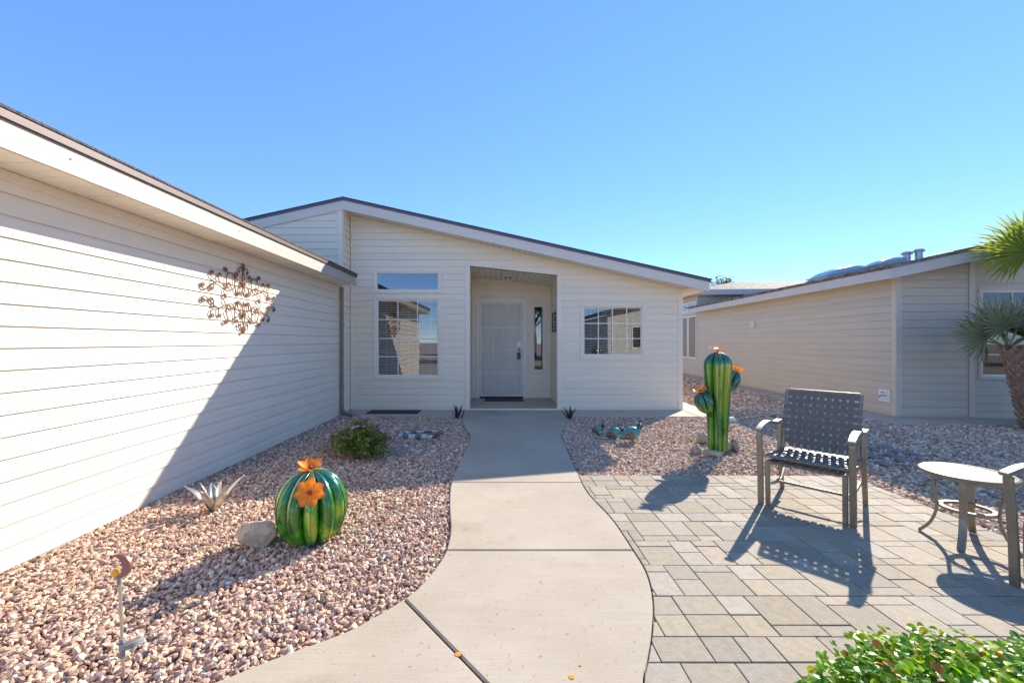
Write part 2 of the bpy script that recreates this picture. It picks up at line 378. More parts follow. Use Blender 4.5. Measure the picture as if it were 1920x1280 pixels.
def core(W, parent, m, u0, u1, z0, ztop, openings=(), th=.12, off=-.003, name='wall'):
    cuts = {u0, u1}
    for (a, b, c, d) in openings: cuts |= {min(max(a, u0), u1), min(max(b, u0), u1)}
    cuts = sorted(cuts); mb = MB()
    for a, b in zip(cuts[:-1], cuts[1:]):
        um = (a+b)/2; iv = [(const(z0), ztop)]
        for (oa, ob, c, d) in openings:
            if oa < um < ob:
                df = d if callable(d) else const(d); cf = const(c); nv = []
                for (p, q) in iv:
                    if c >= q(um) or df(um) <= p(um): nv.append((p, q)); continue
                    if c > p(um): nv.append((p, cf))
                    if df(um) < q(um): nv.append((df, q))
                iv = nv
        for (p, q) in iv:
            mb.prism([W.P(a, p(a), off), W.P(b, p(b), off), W.P(b, q(b), off), W.P(a, q(a), off)], W.n*(-th))
    return mb.build(name, m, parent)
def rect_frame(W, mb, u0, u1, z0, z1, t, o0, o1):
    W.box(mb, u0, u0+t, z0, z1, o0, o1); W.box(mb, u1-t, u1, z0, z1, o0, o1)
    W.box(mb, u0+t, u1-t, z0, z0+t, o0, o1); W.box(mb, u0+t, u1-t, z1-t, z1, o0, o1)
def window(W, parent, u0, u1, z0, z1, style, trim_m='trim', frame_m='white_vinyl', glass='glass', blinds=True, slat_z=None):
    wd = empty('window'); wd.parent = parent
    mb = MB(); rect_frame(W, mb, u0-.045, u1+.045, z0-.045, z1+.045, .05, -.005, .028); mb.build('casing', trim_m, wd, bevel=.004)
    mb = MB(); rect_frame(W, mb, u0+.005, u1-.005, z0+.005, z1-.005, .022, -.07, .016); mb.build('frame', frame_m, wd, bevel=.003)
    a0, a1, b0, b1 = u0+.024, u1-.024, z0+.024, z1-.024
    def sash(a, b, c, d, nu, nz, o):
        q = .018 if nu > 1 else .007
        mb = MB(); rect_frame(W, mb, a, b, c, d, q, o-.02, o+.006); mb.build('sash', frame_m, wd, bevel=.002)
        a, b, c, d = a+q, b-q, c+q, d-q
        mb = MB(); W.box(mb, a, b, c, d, o-.004, o); mb.build('pane', glass, wd)
        for i in range(1, nu):
            u = a+(b-a)*i/nu; mb = MB(); W.box(mb, u-.009, u+.009, c, d, o+.0006, o+.0052); mb.build('muntin', frame_m, wd)
        for i in range(1, nz):
            z = c+(d-c)*i/nz; mb = MB(); W.box(mb, a, b, z-.009, z+.009, o+.0003, o+.0048); mb.build('muntin', frame_m, wd)
    if style == 'hung':
        zm = (b0+b1)/2-.01; sash(a0, a1, zm-.012, b1, 3, 2, -.012); sash(a0, a1, b0, zm+.012, 3, 2, -.030)
    elif style == 'slider':
        um = (a0+a1)/2; sash(a0, um+.014, b0, b1, 2, 3, -.030); sash(um-.014, a1, b0, b1, 2, 3, -.012)
    else: sash(a0, a1, b0, b1, 1, 1, -.012)
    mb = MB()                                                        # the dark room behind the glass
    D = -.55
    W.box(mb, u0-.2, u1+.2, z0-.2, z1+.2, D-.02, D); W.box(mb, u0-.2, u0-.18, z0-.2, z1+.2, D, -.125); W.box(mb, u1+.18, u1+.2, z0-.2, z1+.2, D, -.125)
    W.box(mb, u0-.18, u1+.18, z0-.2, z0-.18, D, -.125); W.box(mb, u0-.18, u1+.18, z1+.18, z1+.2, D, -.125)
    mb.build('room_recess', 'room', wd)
    if blinds:
        mb = MB(); z = z0+.03
        W.box(mb, u0+.02, u1-.02, z1-.06, z1-.012, -.12, -.075)
        while z < z1-.07:
            c = W.P(u0+.02, z, -.098); e = W.n*.020+Vector((0, 0, -.0065)); th = Vector((0, 0, .0022))
            mb.prism([c-e, c+e, c+e+th, c-e+th], W.u*(u1-u0-.04)); z += .043
        for f in (.15, .5, .85):
            u = u0+(u1-u0)*f; W.box(mb, u-.002, u+.002, z0+.03, z1-.05, -.0775, -.0755)
        kind(mb.build('blinds', 'blind', wd), 'stuff')
    return wd

# ------------------------------------------------------------------ ground, walkway, patio, aprons
o = MB().box(-250, 250, -250, 250, -.2, -.055).build('ground', 'ground'); kind(o, 'structure', 'gravelly desert ground around the houses')
def catmull(P, n=8):
    P = [Vector((p[0], p[1], 0)) for p in P]; out = []
    for i in range(len(P)-1):
        a = P[max(i-1, 0)]; b = P[i]; c = P[i+1]; d = P[min(i+2, len(P)-1)]
        for k in range(n):
            t = k/n; out.append(.5*((2*b)+(c-a)*t+(2*a-5*b+4*c-d)*t*t+(3*b-a-3*c+d)*t**3))
    return out+[P[-1]]
Lpx = [(872, 768), (867, 790), (880.5, 813), (880, 828), (865.6, 861), (847, 903), (843, 943), (845, 991), (837, 1030), (821, 1058), (796, 1089), (760, 1120), (660, 1178), (560, 1216), (480, 1246), (395, 1280)]
Rpx = [(1053, 768), (1062, 787), (1051.6, 813), (1060, 837), (1082, 886), (1101, 922), (1146, 971), (1186, 1030), (1211, 1073), (1223, 1125), (1221, 1186), (1211, 1247), (1205, 1280)]
Ledge = catmull([ground(*p) for p in Lpx]+[(-1.55, 1.30), (-2.1, 1.05), (-2.7, .88), (-4.5, .75)])
Redge = catmull([ground(*p) for p in Rpx]+[(.42, 1.2), (.15, .72), (-.35, .25), (-1.1, -.1), (-2.2, -.3), (-4.5, -.4)])
def clip_edge(E, y0, y1): return [p for p in E if y0 < p.y < y1]
def at_y(E, y):
    for a, b in zip(E[:-1], E[1:]):
        if (a.y-y)*(b.y-y) <= 0 and a.y != b.y: return a.lerp(b, (a.y-y)/(a.y-b.y))
walk = empty('walkway'); kind(walk, 'structure', 'curved concrete front walk leading to the porch')
def slab(poly, parent, m='concrete', z0=-.09, z1=0.0, name='slab', bevel=.006):
    mb = MB(); mb.prism([Vector((p[0], p[1], z0)) for p in poly], (0, 0, z1-z0)); return mb.build(name, m, parent, bevel=bevel)
G = .005
yj = [7.905, FPX*CAM_H/(825-640), FPX*CAM_H/(903.5-640), FPX*CAM_H/(1030.5-640)]
for a, b in zip(yj[:-1], yj[1:]):
    ya, yb = a-G, b+G
    slab([at_y(Ledge, ya)]+clip_edge(Ledge, yb, ya)+[at_y(Ledge, yb), at_y(Redge, yb)]+clip_edge(Redge, yb, ya)[::-1]+[at_y(Redge, ya)], walk)
J0 = Vector((*ground(757, 1121), 0)); J1 = Vector((*ground(918, 1280), 0)); jd = (J1-J0).normalized(); jn = Vector((jd.y, -jd.x, 0))   # slanted joint
if jn.x < 0: jn = -jn
ya = yj[-1]-G
iL = min(range(len(Ledge)), key=lambda i: (Ledge[i]-J0).length)
tR = None
def side(p): return (p-J0).dot(jn)
# joint meets the right edge far below the frame
Rlow = [p for p in Redge if p.y < ya]; cut = next(i for i, p in enumerate(Rlow) if side(p) < 0)
Jend = Rlow[cut]
slab([at_y(Ledge, ya)]+[p for p in Ledge[:iL] if p.y < ya]+[J0+jn*G*1.25, Jend+jn*G*1.25]+Rlow[:cut][::-1]+[at_y(Redge, ya)], walk)
slab([J0-jn*G*1.25]+Ledge[iL+1:]+Redge[::-1][:len(Rlow)-cut-1]+[Jend-jn*G*1.25], walk)
slab([p for p in Ledge]+Redge[::-1], walk, 'joint', -.10, -.012, 'joint_bed', 0)
for (px, py, r) in ((1088, 1247, .007), (1072, 1269, .013), (858, 1226, .014)):
    x, y = ground(px, py); mb = MB(); mb.lathe([(r, 0), (r*.8, .0015)], 9, (x, y, .0006)); mb.build('rust_spot', 'rust_spot', walk)
walk_poly = [(p.x, p.y) for p in Ledge]+[(p.x, p.y) for p in Redge[::-1]]

patio = empty('patio'); kind(patio, 'structure', 'patio of tan and grey modular concrete pavers beside the walk')
PX1, PY0, PY1 = 3.385, 1.02, 4.04
U = .0735
def right_edge_x(y):
    p = at_y([q for q in Redge if q.y > .9], y); return p.x if p else .3
pv = []
ycur = PY1
while ycur-2*U > PY0-.2:
    H = random.choice((2, 4, 4, 4, 2)); x = 0.0+random.choice((0, U, 2*U))
    while x < PX1+.1:
        if H == 2:
            wv = random.choice((3, 3, 2, 2, 3, 1)); pv.append((x, x+wv*U, ycur-2*U, ycur))
        else:
            wv = random.choice((2, 3, 3, 2)); sp = random.choice((2, 3, 1, 2)) if wv == 2 else random.choice((2, 1, 3, 3))
            pv.append((x, x+wv*U, ycur-sp*U, ycur))
            if sp == 2 and wv == 3 and random.random() < .4: pv += [(x, x+2*U, ycur-4*U, ycur-2*U), (x+2*U, x+3*U, ycur-4*U, ycur-2*U)]
            else: pv.append((x, x+wv*U, ycur-4*U, ycur-sp*U))
        x += wv*U
    ycur -= H*U
def clip_paver(p):
    """cut the paver along the walk's curved edge and the patio's straight right edge"""
    x0, x1, y0, y1 = p; x1 = min(x1, PX1); g = .0016
    x0 += g; x1 -= g; y0 += g; y1 -= g
    if x1-x0 < .02 or y1-y0 < .02: return None
    n = 6; rows = []
    for i in range(n+1):
        y = y0+(y1-y0)*i/n; e = right_edge_x(y)+.007; rows.append((max(x0, e), y))
    if all(r[0] >= x1-.012 for r in rows): return None
    if all(abs(r[0]-x0) < 1e-6 for r in rows): return [(x0, y0), (x1, y0), (x1, y1), (x0, y1)]
    left = [r for r in rows if r[0] < x1-.004]
    if len(left) < 2: return None
    return [(x1, left[0][1]), (x1, left[-1][1])]+left[::-1]
polys = [q for q in (clip_paver(p) for p in pv) if q]
def shows(q):
    x = sum(p[0] for p in q)/len(q); y = sum(p[1] for p in q)/len(q)
    return (abs(x) < 1.32*y and y > 1.5, -y)
polys.sort(key=lambda q: (not shows(q)[0], -shows(q)[1]))
def paver_mb(mb, q):
    dz = random.uniform(-.0015, .0015); mb.prism([Vector((a, b, -.06)) for a, b in q], (0, 0, .06+dz))
for q in polys[:300]:
    mb = MB(); paver_mb(mb, q); mb.build('paver', 'paver', patio, bevel=.0025)
mb = MB()
for q in polys[300:]: paver_mb(mb, q)
kind(mb.build('far_pavers', 'paver', patio, bevel=.0025), 'stuff')
mb = MB(); bed = [(PX1-.005, PY0-.3), (PX1-.005, PY1-.005)]+[(right_edge_x(y)+.004, y) for y in np.linspace(PY1-.005, PY0-.1, 40)]
mb.prism([Vector((a, b, -.07)) for a, b in bed], (0, 0, .062)); mb.build('joint_sand', 'sand_joint', patio)

apron = empty('apron'); kind(apron, 'structure', 'concrete strip along the foot of the front wall')
YF = 7.92; YL = 7.57; AY = 7.24
wl = at_y(Ledge, 7.55).x-.03; wr = at_y(Redge, 7.55).x+.03
for a, b in ((-2.84, -1.92), (-1.91, wl)): slab([(a, AY), (b, AY), (b, YF+.05), (a, YF+.05)], apron, 'apron_concrete', -.09, -.004)
for a, b in ((wr, 2.27), (2.28, 3.49)): slab([(a, AY), (b, AY), (b, YF+.05), (a, YF+.05)], apron, 'apron_concrete', -.09, -.004)
for i, y in enumerate(np.arange(AY, 20, 2.0)): slab([(3.50, y), (4.02, y), (4.02, y+1.99), (3.50, y+1.99)], apron, 'apron_concrete', -.09, -.004)

# ------------------------------------------------------------------ main house
house = empty('house', label='cream vinyl-sided single-storey house with gable roof and recessed porch', cat='house')
RX, RZ, SL = -2.82, 3.92, .2228            # ridge and roof slope
def soff(X): return 3.706-SL*abs(X+2.81)
POR = (-.55, 1.117); BY = 9.39
def pceil(X): return 2.68-.108*X
Wf = Wall((0, YF, 0), (1, 0, 0), (0, -1, 0))
winA = (-2.335, -1.13, .625, 2.112); winT = (-2.335, -1.13, 2.262, 2.618); winB = (1.598, 2.745, 1.02, 1.98)
op_f = [winA, winT, winB, (POR[0], POR[1], -.2, pceil)]
fw = core(Wf, house, 'siding', -2.82, 3.48, -.05, soff, op_f)
pad = lambda wn: (wn[0]-.03, wn[1]+.03, wn[2]-.03, wn[3]+.03)
siding(Wf, fw, 'siding', -2.80, 3.44, .03, lambda u: soff(u)-.004, [pad(winA), pad(winT), pad(winB), (POR[0]-.04, POR[1]+.04, -.2, lambda u: pceil(u)+.008)])
window(Wf, house, *winA, 'hung'); window(Wf, house, *winT, 'fixed', blinds=False, glass='sky_glass'); window(Wf, house, *winB, 'slider')
def trim(W, parent, u0, u1, z0, z1, o0=-.004, o1=.022, m='trim', name='trim_board', bevel=.004):
    mb = MB(); W.box(mb, u0, u1, z0, z1, o0, o1); return mb.build(name, m, parent, bevel=bevel)
trim(Wf, house, 3.41, 3.50, .0, soff(3.5)-.005, name='corner_post'); trim(Wf, house, -2.815, -2.785, .0, soff(-2.8)-.005, -.004, .02, name='corner_post')
trim(Wf, house, POR[0]-.085, POR[0]+.004, .0, pceil(POR[0])+.02, -.128, .024, name='porch_post'); trim(Wf, house, POR[1]-.004, POR[1]+.085, .0, pceil(POR[1])+.02, -.128, .0245, name='porch_post')
mb = MB(); mb.prism([Wf.P(POR[0], pceil(POR[0]), -.12), Wf.P(POR[1], pceil(POR[1]), -.12), Wf.P(POR[1], pceil(POR[1])+.02, -.12), Wf.P(POR[0], pceil(POR[0])+.02, -.12)], (0, -.14, 0)); mb.build('porch_header', 'trim', house)
trim(Wf, house, -2.78, POR[0]-.09, -.003, .028, -.004, .016, name='starter_strip'); trim(Wf, house, POR[1]+.09, 3.405, -.003, .028, -.004, .016, name='starter_strip')
# left gable wall and its short return
Wl = Wall((0, YL, 0), (1, 0, 0), (0, -1, 0))
gw = core(Wl, house, 'siding', -9.2, -2.84, -.05, lambda u: soff(u)+.02)
siding(Wl, gw, 'siding', -9.1, -2.90, 1.92+.03, lambda u: soff(u)+.01, h=.128)
trim(Wl, house, -2.925, -2.835, .0, soff(-2.9)+.0, -.05, .022, name='corner_post')
Wr = Wall((-2.83, 0, 0), (0, 1, 0), (1, 0, 0))
rw = core(Wr, house, 'siding', YL+.02, YF+.1, -.05, const(3.70), th=.08)
siding(Wr, rw, 'siding', YL+.03, YF-.012, .03, const(3.70))
# porch walls
Wb = Wall((0, BY, 0), (1, 0, 0), (0, -1, 0))
door_o = (-.47, .595, .0, 2.225); sl = (.778, 1.022, .64, 2.11)
bw = core(Wb, house, 'siding', -.62, 1.20, -.05, lambda u: pceil(u)+.1, [door_o, sl])
siding(Wb, bw, 'siding', -.60, 1.18, .03, lambda u: pceil(u)-.002, [(-.50, .625, -.1, 2.25), pad(sl)])
window(Wb, house, *sl, 'fixed', blinds=False)
Wpr = Wall((1.185, 0, 0), (0, 1, 0), (-1, 0, 0)); pr = core(Wpr, house, 'siding', YF+.10, BY, -.05, const(2.62), th=.06)
siding(Wpr, pr, 'siding', YF+.10, BY-.014, .03, const(pceil(1.16)))
Wpl = Wall((-.615, 0, 0), (0, 1, 0), (1, 0, 0)); pl = core(Wpl, house, 'siding', YF+.10, BY, -.05, const(2.80), th=.06)
siding(Wpl, pl, 'siding', YF+.10, BY-.014, .03, const(pceil(-.6)-.005))
trim(Wb, house, 1.155, 1.172, .03, pceil(1.16)-.01, 0, .016, name='corner_strip')
mb = MB(); mb.box(-.60, 1.17, YF-.012, BY+.06, -.1, .022); mb.build('porch_floor', 'apron_concrete', house, bevel=.004)
mb = MB(); mb.box(POR[0], POR[1], YF-.030, YF-.013, -.02, .026); mb.build('threshold_strip', 'white_vinyl', house)
n = 16
for i in range(n):                                                     # porch ceiling panels
    x0 = -.62+1.81*i/n; x1 = -.62+1.81*(i+1)/n-.007
    mb = MB(); mb.prism([(x0, YF+.10, pceil(x0)), (x1, YF+.10, pceil(x1)), (x1, YF+.10, pceil(x1)+.01), (x0, YF+.10, pceil(x0)+.01)], (0, BY-YF-.09, 0)); mb.build('ceiling_panel', 'soffit', house)
mb = MB(); mb.prism([(-.62, YF+.1, pceil(-.62)+.011), (1.19, YF+.1, pceil(1.19)+.011), (1.19, YF+.1, pceil(1.19)+.06), (-.62, YF+.1, pceil(-.62)+.06)], (0, 1.4, 0)); mb.build('porch_ceiling', 'drip_brown', house)
# porch lamp
lx, ly = .19, 8.55; lz = pceil(lx)
lamp = empty('porch_lamp'); lamp.parent = house
mb = MB(); mb.box(lx-.075, lx+.075, ly-.075, ly+.075, lz-.03, lz+.012); mb.build('mount', 'lamp_cream', lamp, bevel=.006)
a, b = .068, .115
for sx, sy in ((1, 1), (-1, 1), (-1, -1), (1, -1)):
    mb = MB(); mb.tube([(lx+sx*b, ly+sy*b, lz-.03), (lx+sx*a, ly+sy*a, lz-.135)], .007, 6); mb.build('lamp_rib', 'lamp_cream', lamp)
for zz, q in ((lz-.035, b), (lz-.135, a)):
    mb = MB(); rect = Wall((lx, ly, zz), (1, 0, 0), (0, 1, 0))
    mb.box(lx-q, lx+q, ly-q, ly-q+.016, zz-.007, zz+.007); mb.box(lx-q, lx+q, ly+q-.016, ly+q, zz-.007, zz+.007); mb.box(lx-q, lx-q+.016, ly-q+.016, ly+q-.016, zz-.007, zz+.007); mb.box(lx+q-.016, lx+q, ly-q+.016, ly+q-.016, zz-.007, zz+.007); mb.build('lamp_ring', 'lamp_cream', lamp)
mb = MB(); mb.add([(lx+sx*(b-.012), ly+sy*(b-.012), lz-.035) for sx, sy in ((1, 1), (-1, 1), (-1, -1), (1, -1))]+[(lx+sx*(a-.008), ly+sy*(a-.008), lz-.133) for sx, sy in ((1, 1), (-1, 1), (-1, -1), (1, -1))], [(0, 1, 5, 4), (1, 2, 6, 5), (2, 3, 7, 6), (3, 0, 4, 7), (4, 5, 6, 7)]); mb.build('lamp_glass', 'lamp_glass', lamp)
mb = MB(); mb.ball((lx, ly, lz-.075), (.025, .025, .035), 10, 6); mb.build('bulb', 'white_vinyl', lamp, smooth=.6)
# door behind its security screen
dr = empty('door'); dr.parent = house
mb = MB(); Wb.box(mb, -.50, -.428, .022, 2.25, -.10, .026); Wb.box(mb, .553, .625, .022, 2.25, -.10, .026); Wb.box(mb, -.428, .553, 2.18, 2.25, -.10, .026); mb.build('door_frame', 'white_vinyl', dr, bevel=.004)
mb = MB(); Wb.box(mb, -.43, .555, .03, 2.18, -.115, -.085); mb.build('door_leaf', 'inner_door', dr)
mb = MB(); pts = [Wb.P(.035+.075*math.cos(t), 1.74+.10*math.sin(t), -.0845) for t in np.linspace(0, math.pi, 10)]+[Wb.P(-.04, .68, -.0845), Wb.P(.11, .68, -.0845)]
mb.prism(pts, (0, -.006, 0)); mb.build('door_glass', 'dark_glass', dr)
for x in (-.25, .32):
    for z0_, z1_ in ((.25, .95), (1.1, 2.0)):
        mb = MB(); rect_frame(Wb, mb, x-.12, x+.12, z0_, z1_, .025, -.086, -.078); mb.build('door_panel', 'inner_door', dr, bevel=.003)
sc = empty('security_door'); sc.parent = house
mb = MB(); rect_frame(Wb, mb, -.425, .55, .062, 2.177, .045, -.012, .018); mb.build('screen_frame', 'door_white', sc, bevel=.004)
mb = MB(); Wb.box(mb, -.382, .507, .105, 2.135, -.006, -.004); mb.build('screen_mesh', 'door_screen', sc)
for f in (.10, .296, .49, .69, .893):
    u = -.38+.887*f; mb = MB(); Wb.box(mb, u-.006, u+.006, .105, 2.135, -.003, .009); mb.build('screen_bar', 'white_vinyl', sc)
for f in (.26, .51, .76):
    z = .105+2.03*(1-f)+.0; mb = MB(); Wb.box(mb, -.38, .505, z-.006, z+.006, -.0035, .0085); mb.build('screen_bar', 'white_vinyl', sc)
mb = MB(); Wb.box(mb, -.425, .55, .024, .060, -.01, .02); mb.build('door_sweep', 'black_rubber', sc)
mb = MB(); Wb.box(mb, .395, .505, 1.10, 1.30, .0095, .014); mb.build('lock_plate', 'door_white', sc, bevel=.003)
mb = MB(); p0 = Wb.P(.45, 1.235, .014); mb.tube([p0, p0+Vector((0, -.018, 0))], .028, 16); mb.build('deadbolt', 'brass', sc, smooth=.6)
mb = MB(); p0 = Wb.P(.45, 1.135, .014); mb.tube([p0, p0+Vector((0, -.05, 0))], .016, 12); mb.ball(p0+Vector((0, -.06, 0)), (.03, .022, .03), 12, 8); mb.build('knob', 'steel', sc, smooth=.6)
lb = empty('lockbox', Wb.P(.45, 1.0, .05), label='small dark blue key lockbox hanging from the front door knob', cat='lockbox')
mb = MB(); mb.box(-.033, .033, -.02, .02, -.10, .05); mat('lock_blue', (.02, .028, .05), .4); mb.build('case', 'lock_blue', lb, bevel=.008)
mb = MB(); mb.tube([(-.022, 0, .045), (-.022, 0, .11), (-.012, 0, .135), (.012, 0, .135), (.022, 0, .11), (.022, 0, .045)], .005, 8); mb.build('shackle', 'steel', lb, smooth=.8)
mb = MB(); Wb.box(mb, .655, .685, 1.42, 1.49, .0125, .022); mb.build('doorbell', 'white_vinyl', house, bevel=.003)
mb = MB(); Wb.box(mb, .664, .676, 1.44, 1.475, .022, .026); mb.build('doorbell_button', 'rust', house)
o = MB().box(-.30, .53, BY-.52, BY-.05, .0225, .036).build('door_mat', 'mat_brown', bevel=.004); tag(o, 'dark brown doormat on the porch floor before the front door', 'doormat')
o = MB().box(-2.40, -1.46, 7.50, 7.88, -.0035, .008).build('floor_mat', 'black_rubber', bevel=.003); tag(o, 'black rubber mat lying under the tall left window', 'mat')
# framed plaque
pq = empty('wall_plaque', Wpr.P(8.62, 1.70, .0), label='black framed plaque hanging on the right porch wall', cat='plaque')
mb = MB(); W_ = Wall((0, 0, 0), (0, 1, 0), (-1, 0, 0)); rect_frame(W_, mb, -.28, .28, -.20, .20, .035, .013, .045); mb.build('frame', 'sign_black', pq, bevel=.004)
mb = MB(); W_.box(mb, -.245, .245, -.165, .165, .013, .03); fc = mb.build('panel', 'sign_face', pq)
for i, (z, a, b) in enumerate(((.10, -.16, .15), (.045, -.2, .19), (-.04, -.12, .13), (-.10, -.17, .17))):
    mb = MB(); u = a
    while u < b:
        l = random.uniform(.02, .06); W_.box(mb, u, u+l, z-.013, z+.013, .0305, .032); u += l+.014
    mb.build('lettering', 'sign_black', fc)
# roof
YR0, YR1 = 7.54, 21.0; XE = 3.825; XW = -9.6
roof = empty('roof'); roof.parent = house
def rz(X): return RZ-SL*abs(X-RX)
mb = MB(); t = .02
mb.prism([(XW, YR0-.02, rz(XW)), (RX, YR0-.02, RZ), (XE+.03, YR0-.02, rz(XE+.03)), (XE+.03, YR0-.02, rz(XE+.03)-t), (RX, YR0-.02, RZ-t), (XW, YR0-.02, rz(XW)-t)], (0, YR1-YR0, 0)); mb.build('shingle_layer', 'shingle', roof)
def rake(x0, x1, top, h, y0, th, name, m):
    mb = MB(); mb.prism([(x0, y0, rz(x0)-top), (x1, y0, rz(x1)-top), (x1, y0, rz(x1)-top-h), (x0, y0, rz(x0)-top-h)], (0, th, 0)); return mb.build(name, m, roof, bevel=.003)
rake(RX, XE+.025, t+.002, .042, YR0-.014, .03, 'drip_edge', 'drip_slate'); rake(XW, RX-.001, t+.002, .042, YR0-.014, .03, 'drip_edge', 'drip_slate')
rake(RX, XE, t+.040, .175, YR0, .03, 'fascia', 'fascia'); rake(XW, RX-.001, t+.040, .175, YR0, .03, 'fascia', 'fascia')
mb = MB(); mb.box(XE-.03, XE, YR0+.031, YR1, rz(XE)-t-.20, rz(XE)-t-.012); mb.build('fascia', 'fascia', roof)
x = -2.848; pm = None
while x < 3.46:                                                       # soffit panels over the front wall
    x1 = x+.112
    mb = MB(); mb.prism([(x, YR0+.031, soff(x)), (x1, YR0+.031, soff(x1)), (x1, YR0+.031, soff(x1)+.012), (x, YR0+.031, soff(x)+.012)], (0, YF-YR0-.02, 0))
    mb.build('soffit_panel', 'soffit', roof); x += .12
mb = MB(); mb.prism([(-2.81, YR0+.031, soff(-2.81)+.013), (XE-.03, YR0+.031, soff(XE-.03)+.013), (XE-.03, YR0+.031, rz(XE)-t-.001), (-2.81, YR0+.031, RZ-t-.005)], (0, YR1-YR0-.1, 0)); mb.build('roof_deck', 'drip_brown', roof)
mb = MB(); mb.prism([(-2.83, YL+.03, soff(-2.84)+.02), (XW+.1, YL+.03, soff(XW+.1)+.02), (XW+.1, YL+.03, rz(XW+.1)-t-.001), (-2.83, YL+.03, RZ-t-.006)], (0, 13.2, 0)); mb.build('roof_deck', 'drip_brown', roof)
y = YR0+.04
while y < 12:
    x0, x1 = 3.46, XE-.031
    mb = MB(); mb.prism([(x0, y, soff(x0)), (x1, y, soff(x1)), (x1, y, soff(x1)+.011), (x0, y, soff(x0)+.011)], (0, .112 if y > YF else .3, 0)); mb.build('soffit_panel', 'soffit', roof); y += .12 if y > YF else .31
# remaining outside walls
Wrt = Wall((3.48, 0, 0), (0, 1, 0), (1, 0, 0)); w2 = core(Wrt, house, 'siding', YF+.125, 20.8, -.05, const(2.33)); siding(Wrt, w2, 'siding', YF+.02, 20.7, .03, const(2.30))
Wbk = Wall((0, 20.8, 0), (1, 0, 0), (0, 1, 0)); core(Wbk, house, 'siding', -9.2, 3.48, -.05, lambda u: soff(u))
mb = MB(); mb.box(-9.2, -9.08, YL+.13, 20.6, -.05, soff(-9.1)); mb.build('wall', 'siding', house)
mb = MB(); mb.box(1.3, 3.3, 12.5, 12.6, 0, 2.3); mb.build('wall', 'room', house)

# ------------------------------------------------------------------ garage on the left
gar = empty('garage', (0, 0, 0), label='cream vinyl-sided garage wing with brown-edged eave along the left', cat='garage')
GX, GY0, GY1 = -2.85, 1.10, 7.42
Wg = Wall((GX, 0, 0), (0, 1, 0), (1, 0, 0))
gw = core(Wg, gar, 'garage_siding', GY0, GY1, -.07, const(2.30)); siding(Wg, gw, 'garage_siding', GY0+.06, GY1-.03, -.022, const(2.285), lip=.013)
trim(Wg, gar, GY0-.01, GY0+.07, -.02, 2.29, name='corner_post', m='garage_siding'); trim(Wg, gar, GY1-.03, GY1+.03, -.02, 2.29, -.004, .018, name='corner_post', m='garage_siding')
trim(Wg, gar, GY0+.075, GY1-.035, 2.225, 2.285, -.003, .019, name='frieze_strip', m='garage_siding')
trim(Wg, gar, GY0+.02, GY1+.02, -.075, -.024, -.004, .006, name='foundation_strip', m='apron_concrete')
GR = -5.9
def gz(X): return 2.475+.22*(-2.44-X) if X > GR else 2.475+.22*(-2.44-GR)-.22*(GR-X)
for yy, nn in ((GY0, (0, -1, 0)), (GY1, (0, 1, 0))):
    Wq = Wall((0, yy, 0), (1, 0, 0), nn); q = core(Wq, gar, 'garage_siding', -8.9, GX-.125, -.07, lambda u: gz(u)-.06, th=.1)
    siding(Wq, q, 'garage_siding', -8.9, GX-.13, -.022, lambda u: gz(u)-.07, [(-8.2, -3.6, -.1, 2.15)] if yy == GY0 else [])
    if yy == GY0:
        for i in range(4):
            mb = MB(); Wq.box(mb, -8.2, -3.6, .0+.54*i, .53+.54*i, .0, .02); mb.build('garage_door_panel', 'white_vinyl', gar, bevel=.006)
mb = MB(); mb.box(-8.95, -8.85, GY0+.1, GY1-.1, -.07, gz(-8.9)-.06); mb.build('wall', 'garage_siding', gar)
gr_ = empty('roof'); gr_.parent = gar; FX = -2.49; gy0, gy1 = GY0-.3, 7.27
mb = MB(); mb.prism([(-9.35, gy0, gz(-9.35)), (GR, gy0, gz(GR)), (FX+.024, gy0, gz(FX+.024)), (FX+.024, gy0, gz(FX+.024)-.014), (GR, gy0, gz(GR)-.03), (-9.35, gy0, gz(-9.35)-.03)], (0, gy1-gy0+.02, 0)); mb.build('shingle_layer', 'shingle', gr_)
mb = MB(); mb.box(FX-.02, FX+.018, gy0, gy1+.004, 2.418, 2.468); mb.build('drip_edge', 'drip_brown', gr_, bevel=.003)
mb = MB(); mb.box(FX-.022, FX, gy0, gy1, 2.272, 2.424); mb.build('fascia', 'garage_fascia', gr_, bevel=.004)
mb = MB(); mb.box(FX-.012, FX+.008, gy0, gy1+.003, 2.270, 2.280); mb.build('fascia_hem', 'garage_fascia', gr_)
for y in (2.42, 4.0, 5.6, 5.9): mb = MB(); mb.tube([(FX, y, 2.36), (FX+.003, y, 2.36)], .006, 8); mb.build('nail_head', 'rust', gr_)
mb = MB(); mb.prism([(GX-.1, GY1-.1, 2.30), (FX-.022, gy1, 2.30), (FX-.022, gy1, 2.44), (GX-.1, GY1-.1, 2.44)], (0, -.02, 0)); mb.build('end_return', 'garage_fascia', gr_)
y = gy0; i = 0
while y < gy1-.01:
    y1 = min(y+.295, gy1); mb = MB(); mb.box(GX+.0, FX-.022, y, y1, 2.287, 2.297)
    if i % 4 == 2:
        for j in range(7): mb.box(GX+.03, FX-.04, y+.03+j*.034, y+.045+j*.034, 2.281, 2.2865)
    else:
        for j in range(2): mb.box(GX+.002, FX-.024, y+.095+j*.098, y+.101+j*.098, 2.2845, 2.2868)
    mb.build('soffit_panel', 'soffit', gr_); y += .30; i += 1
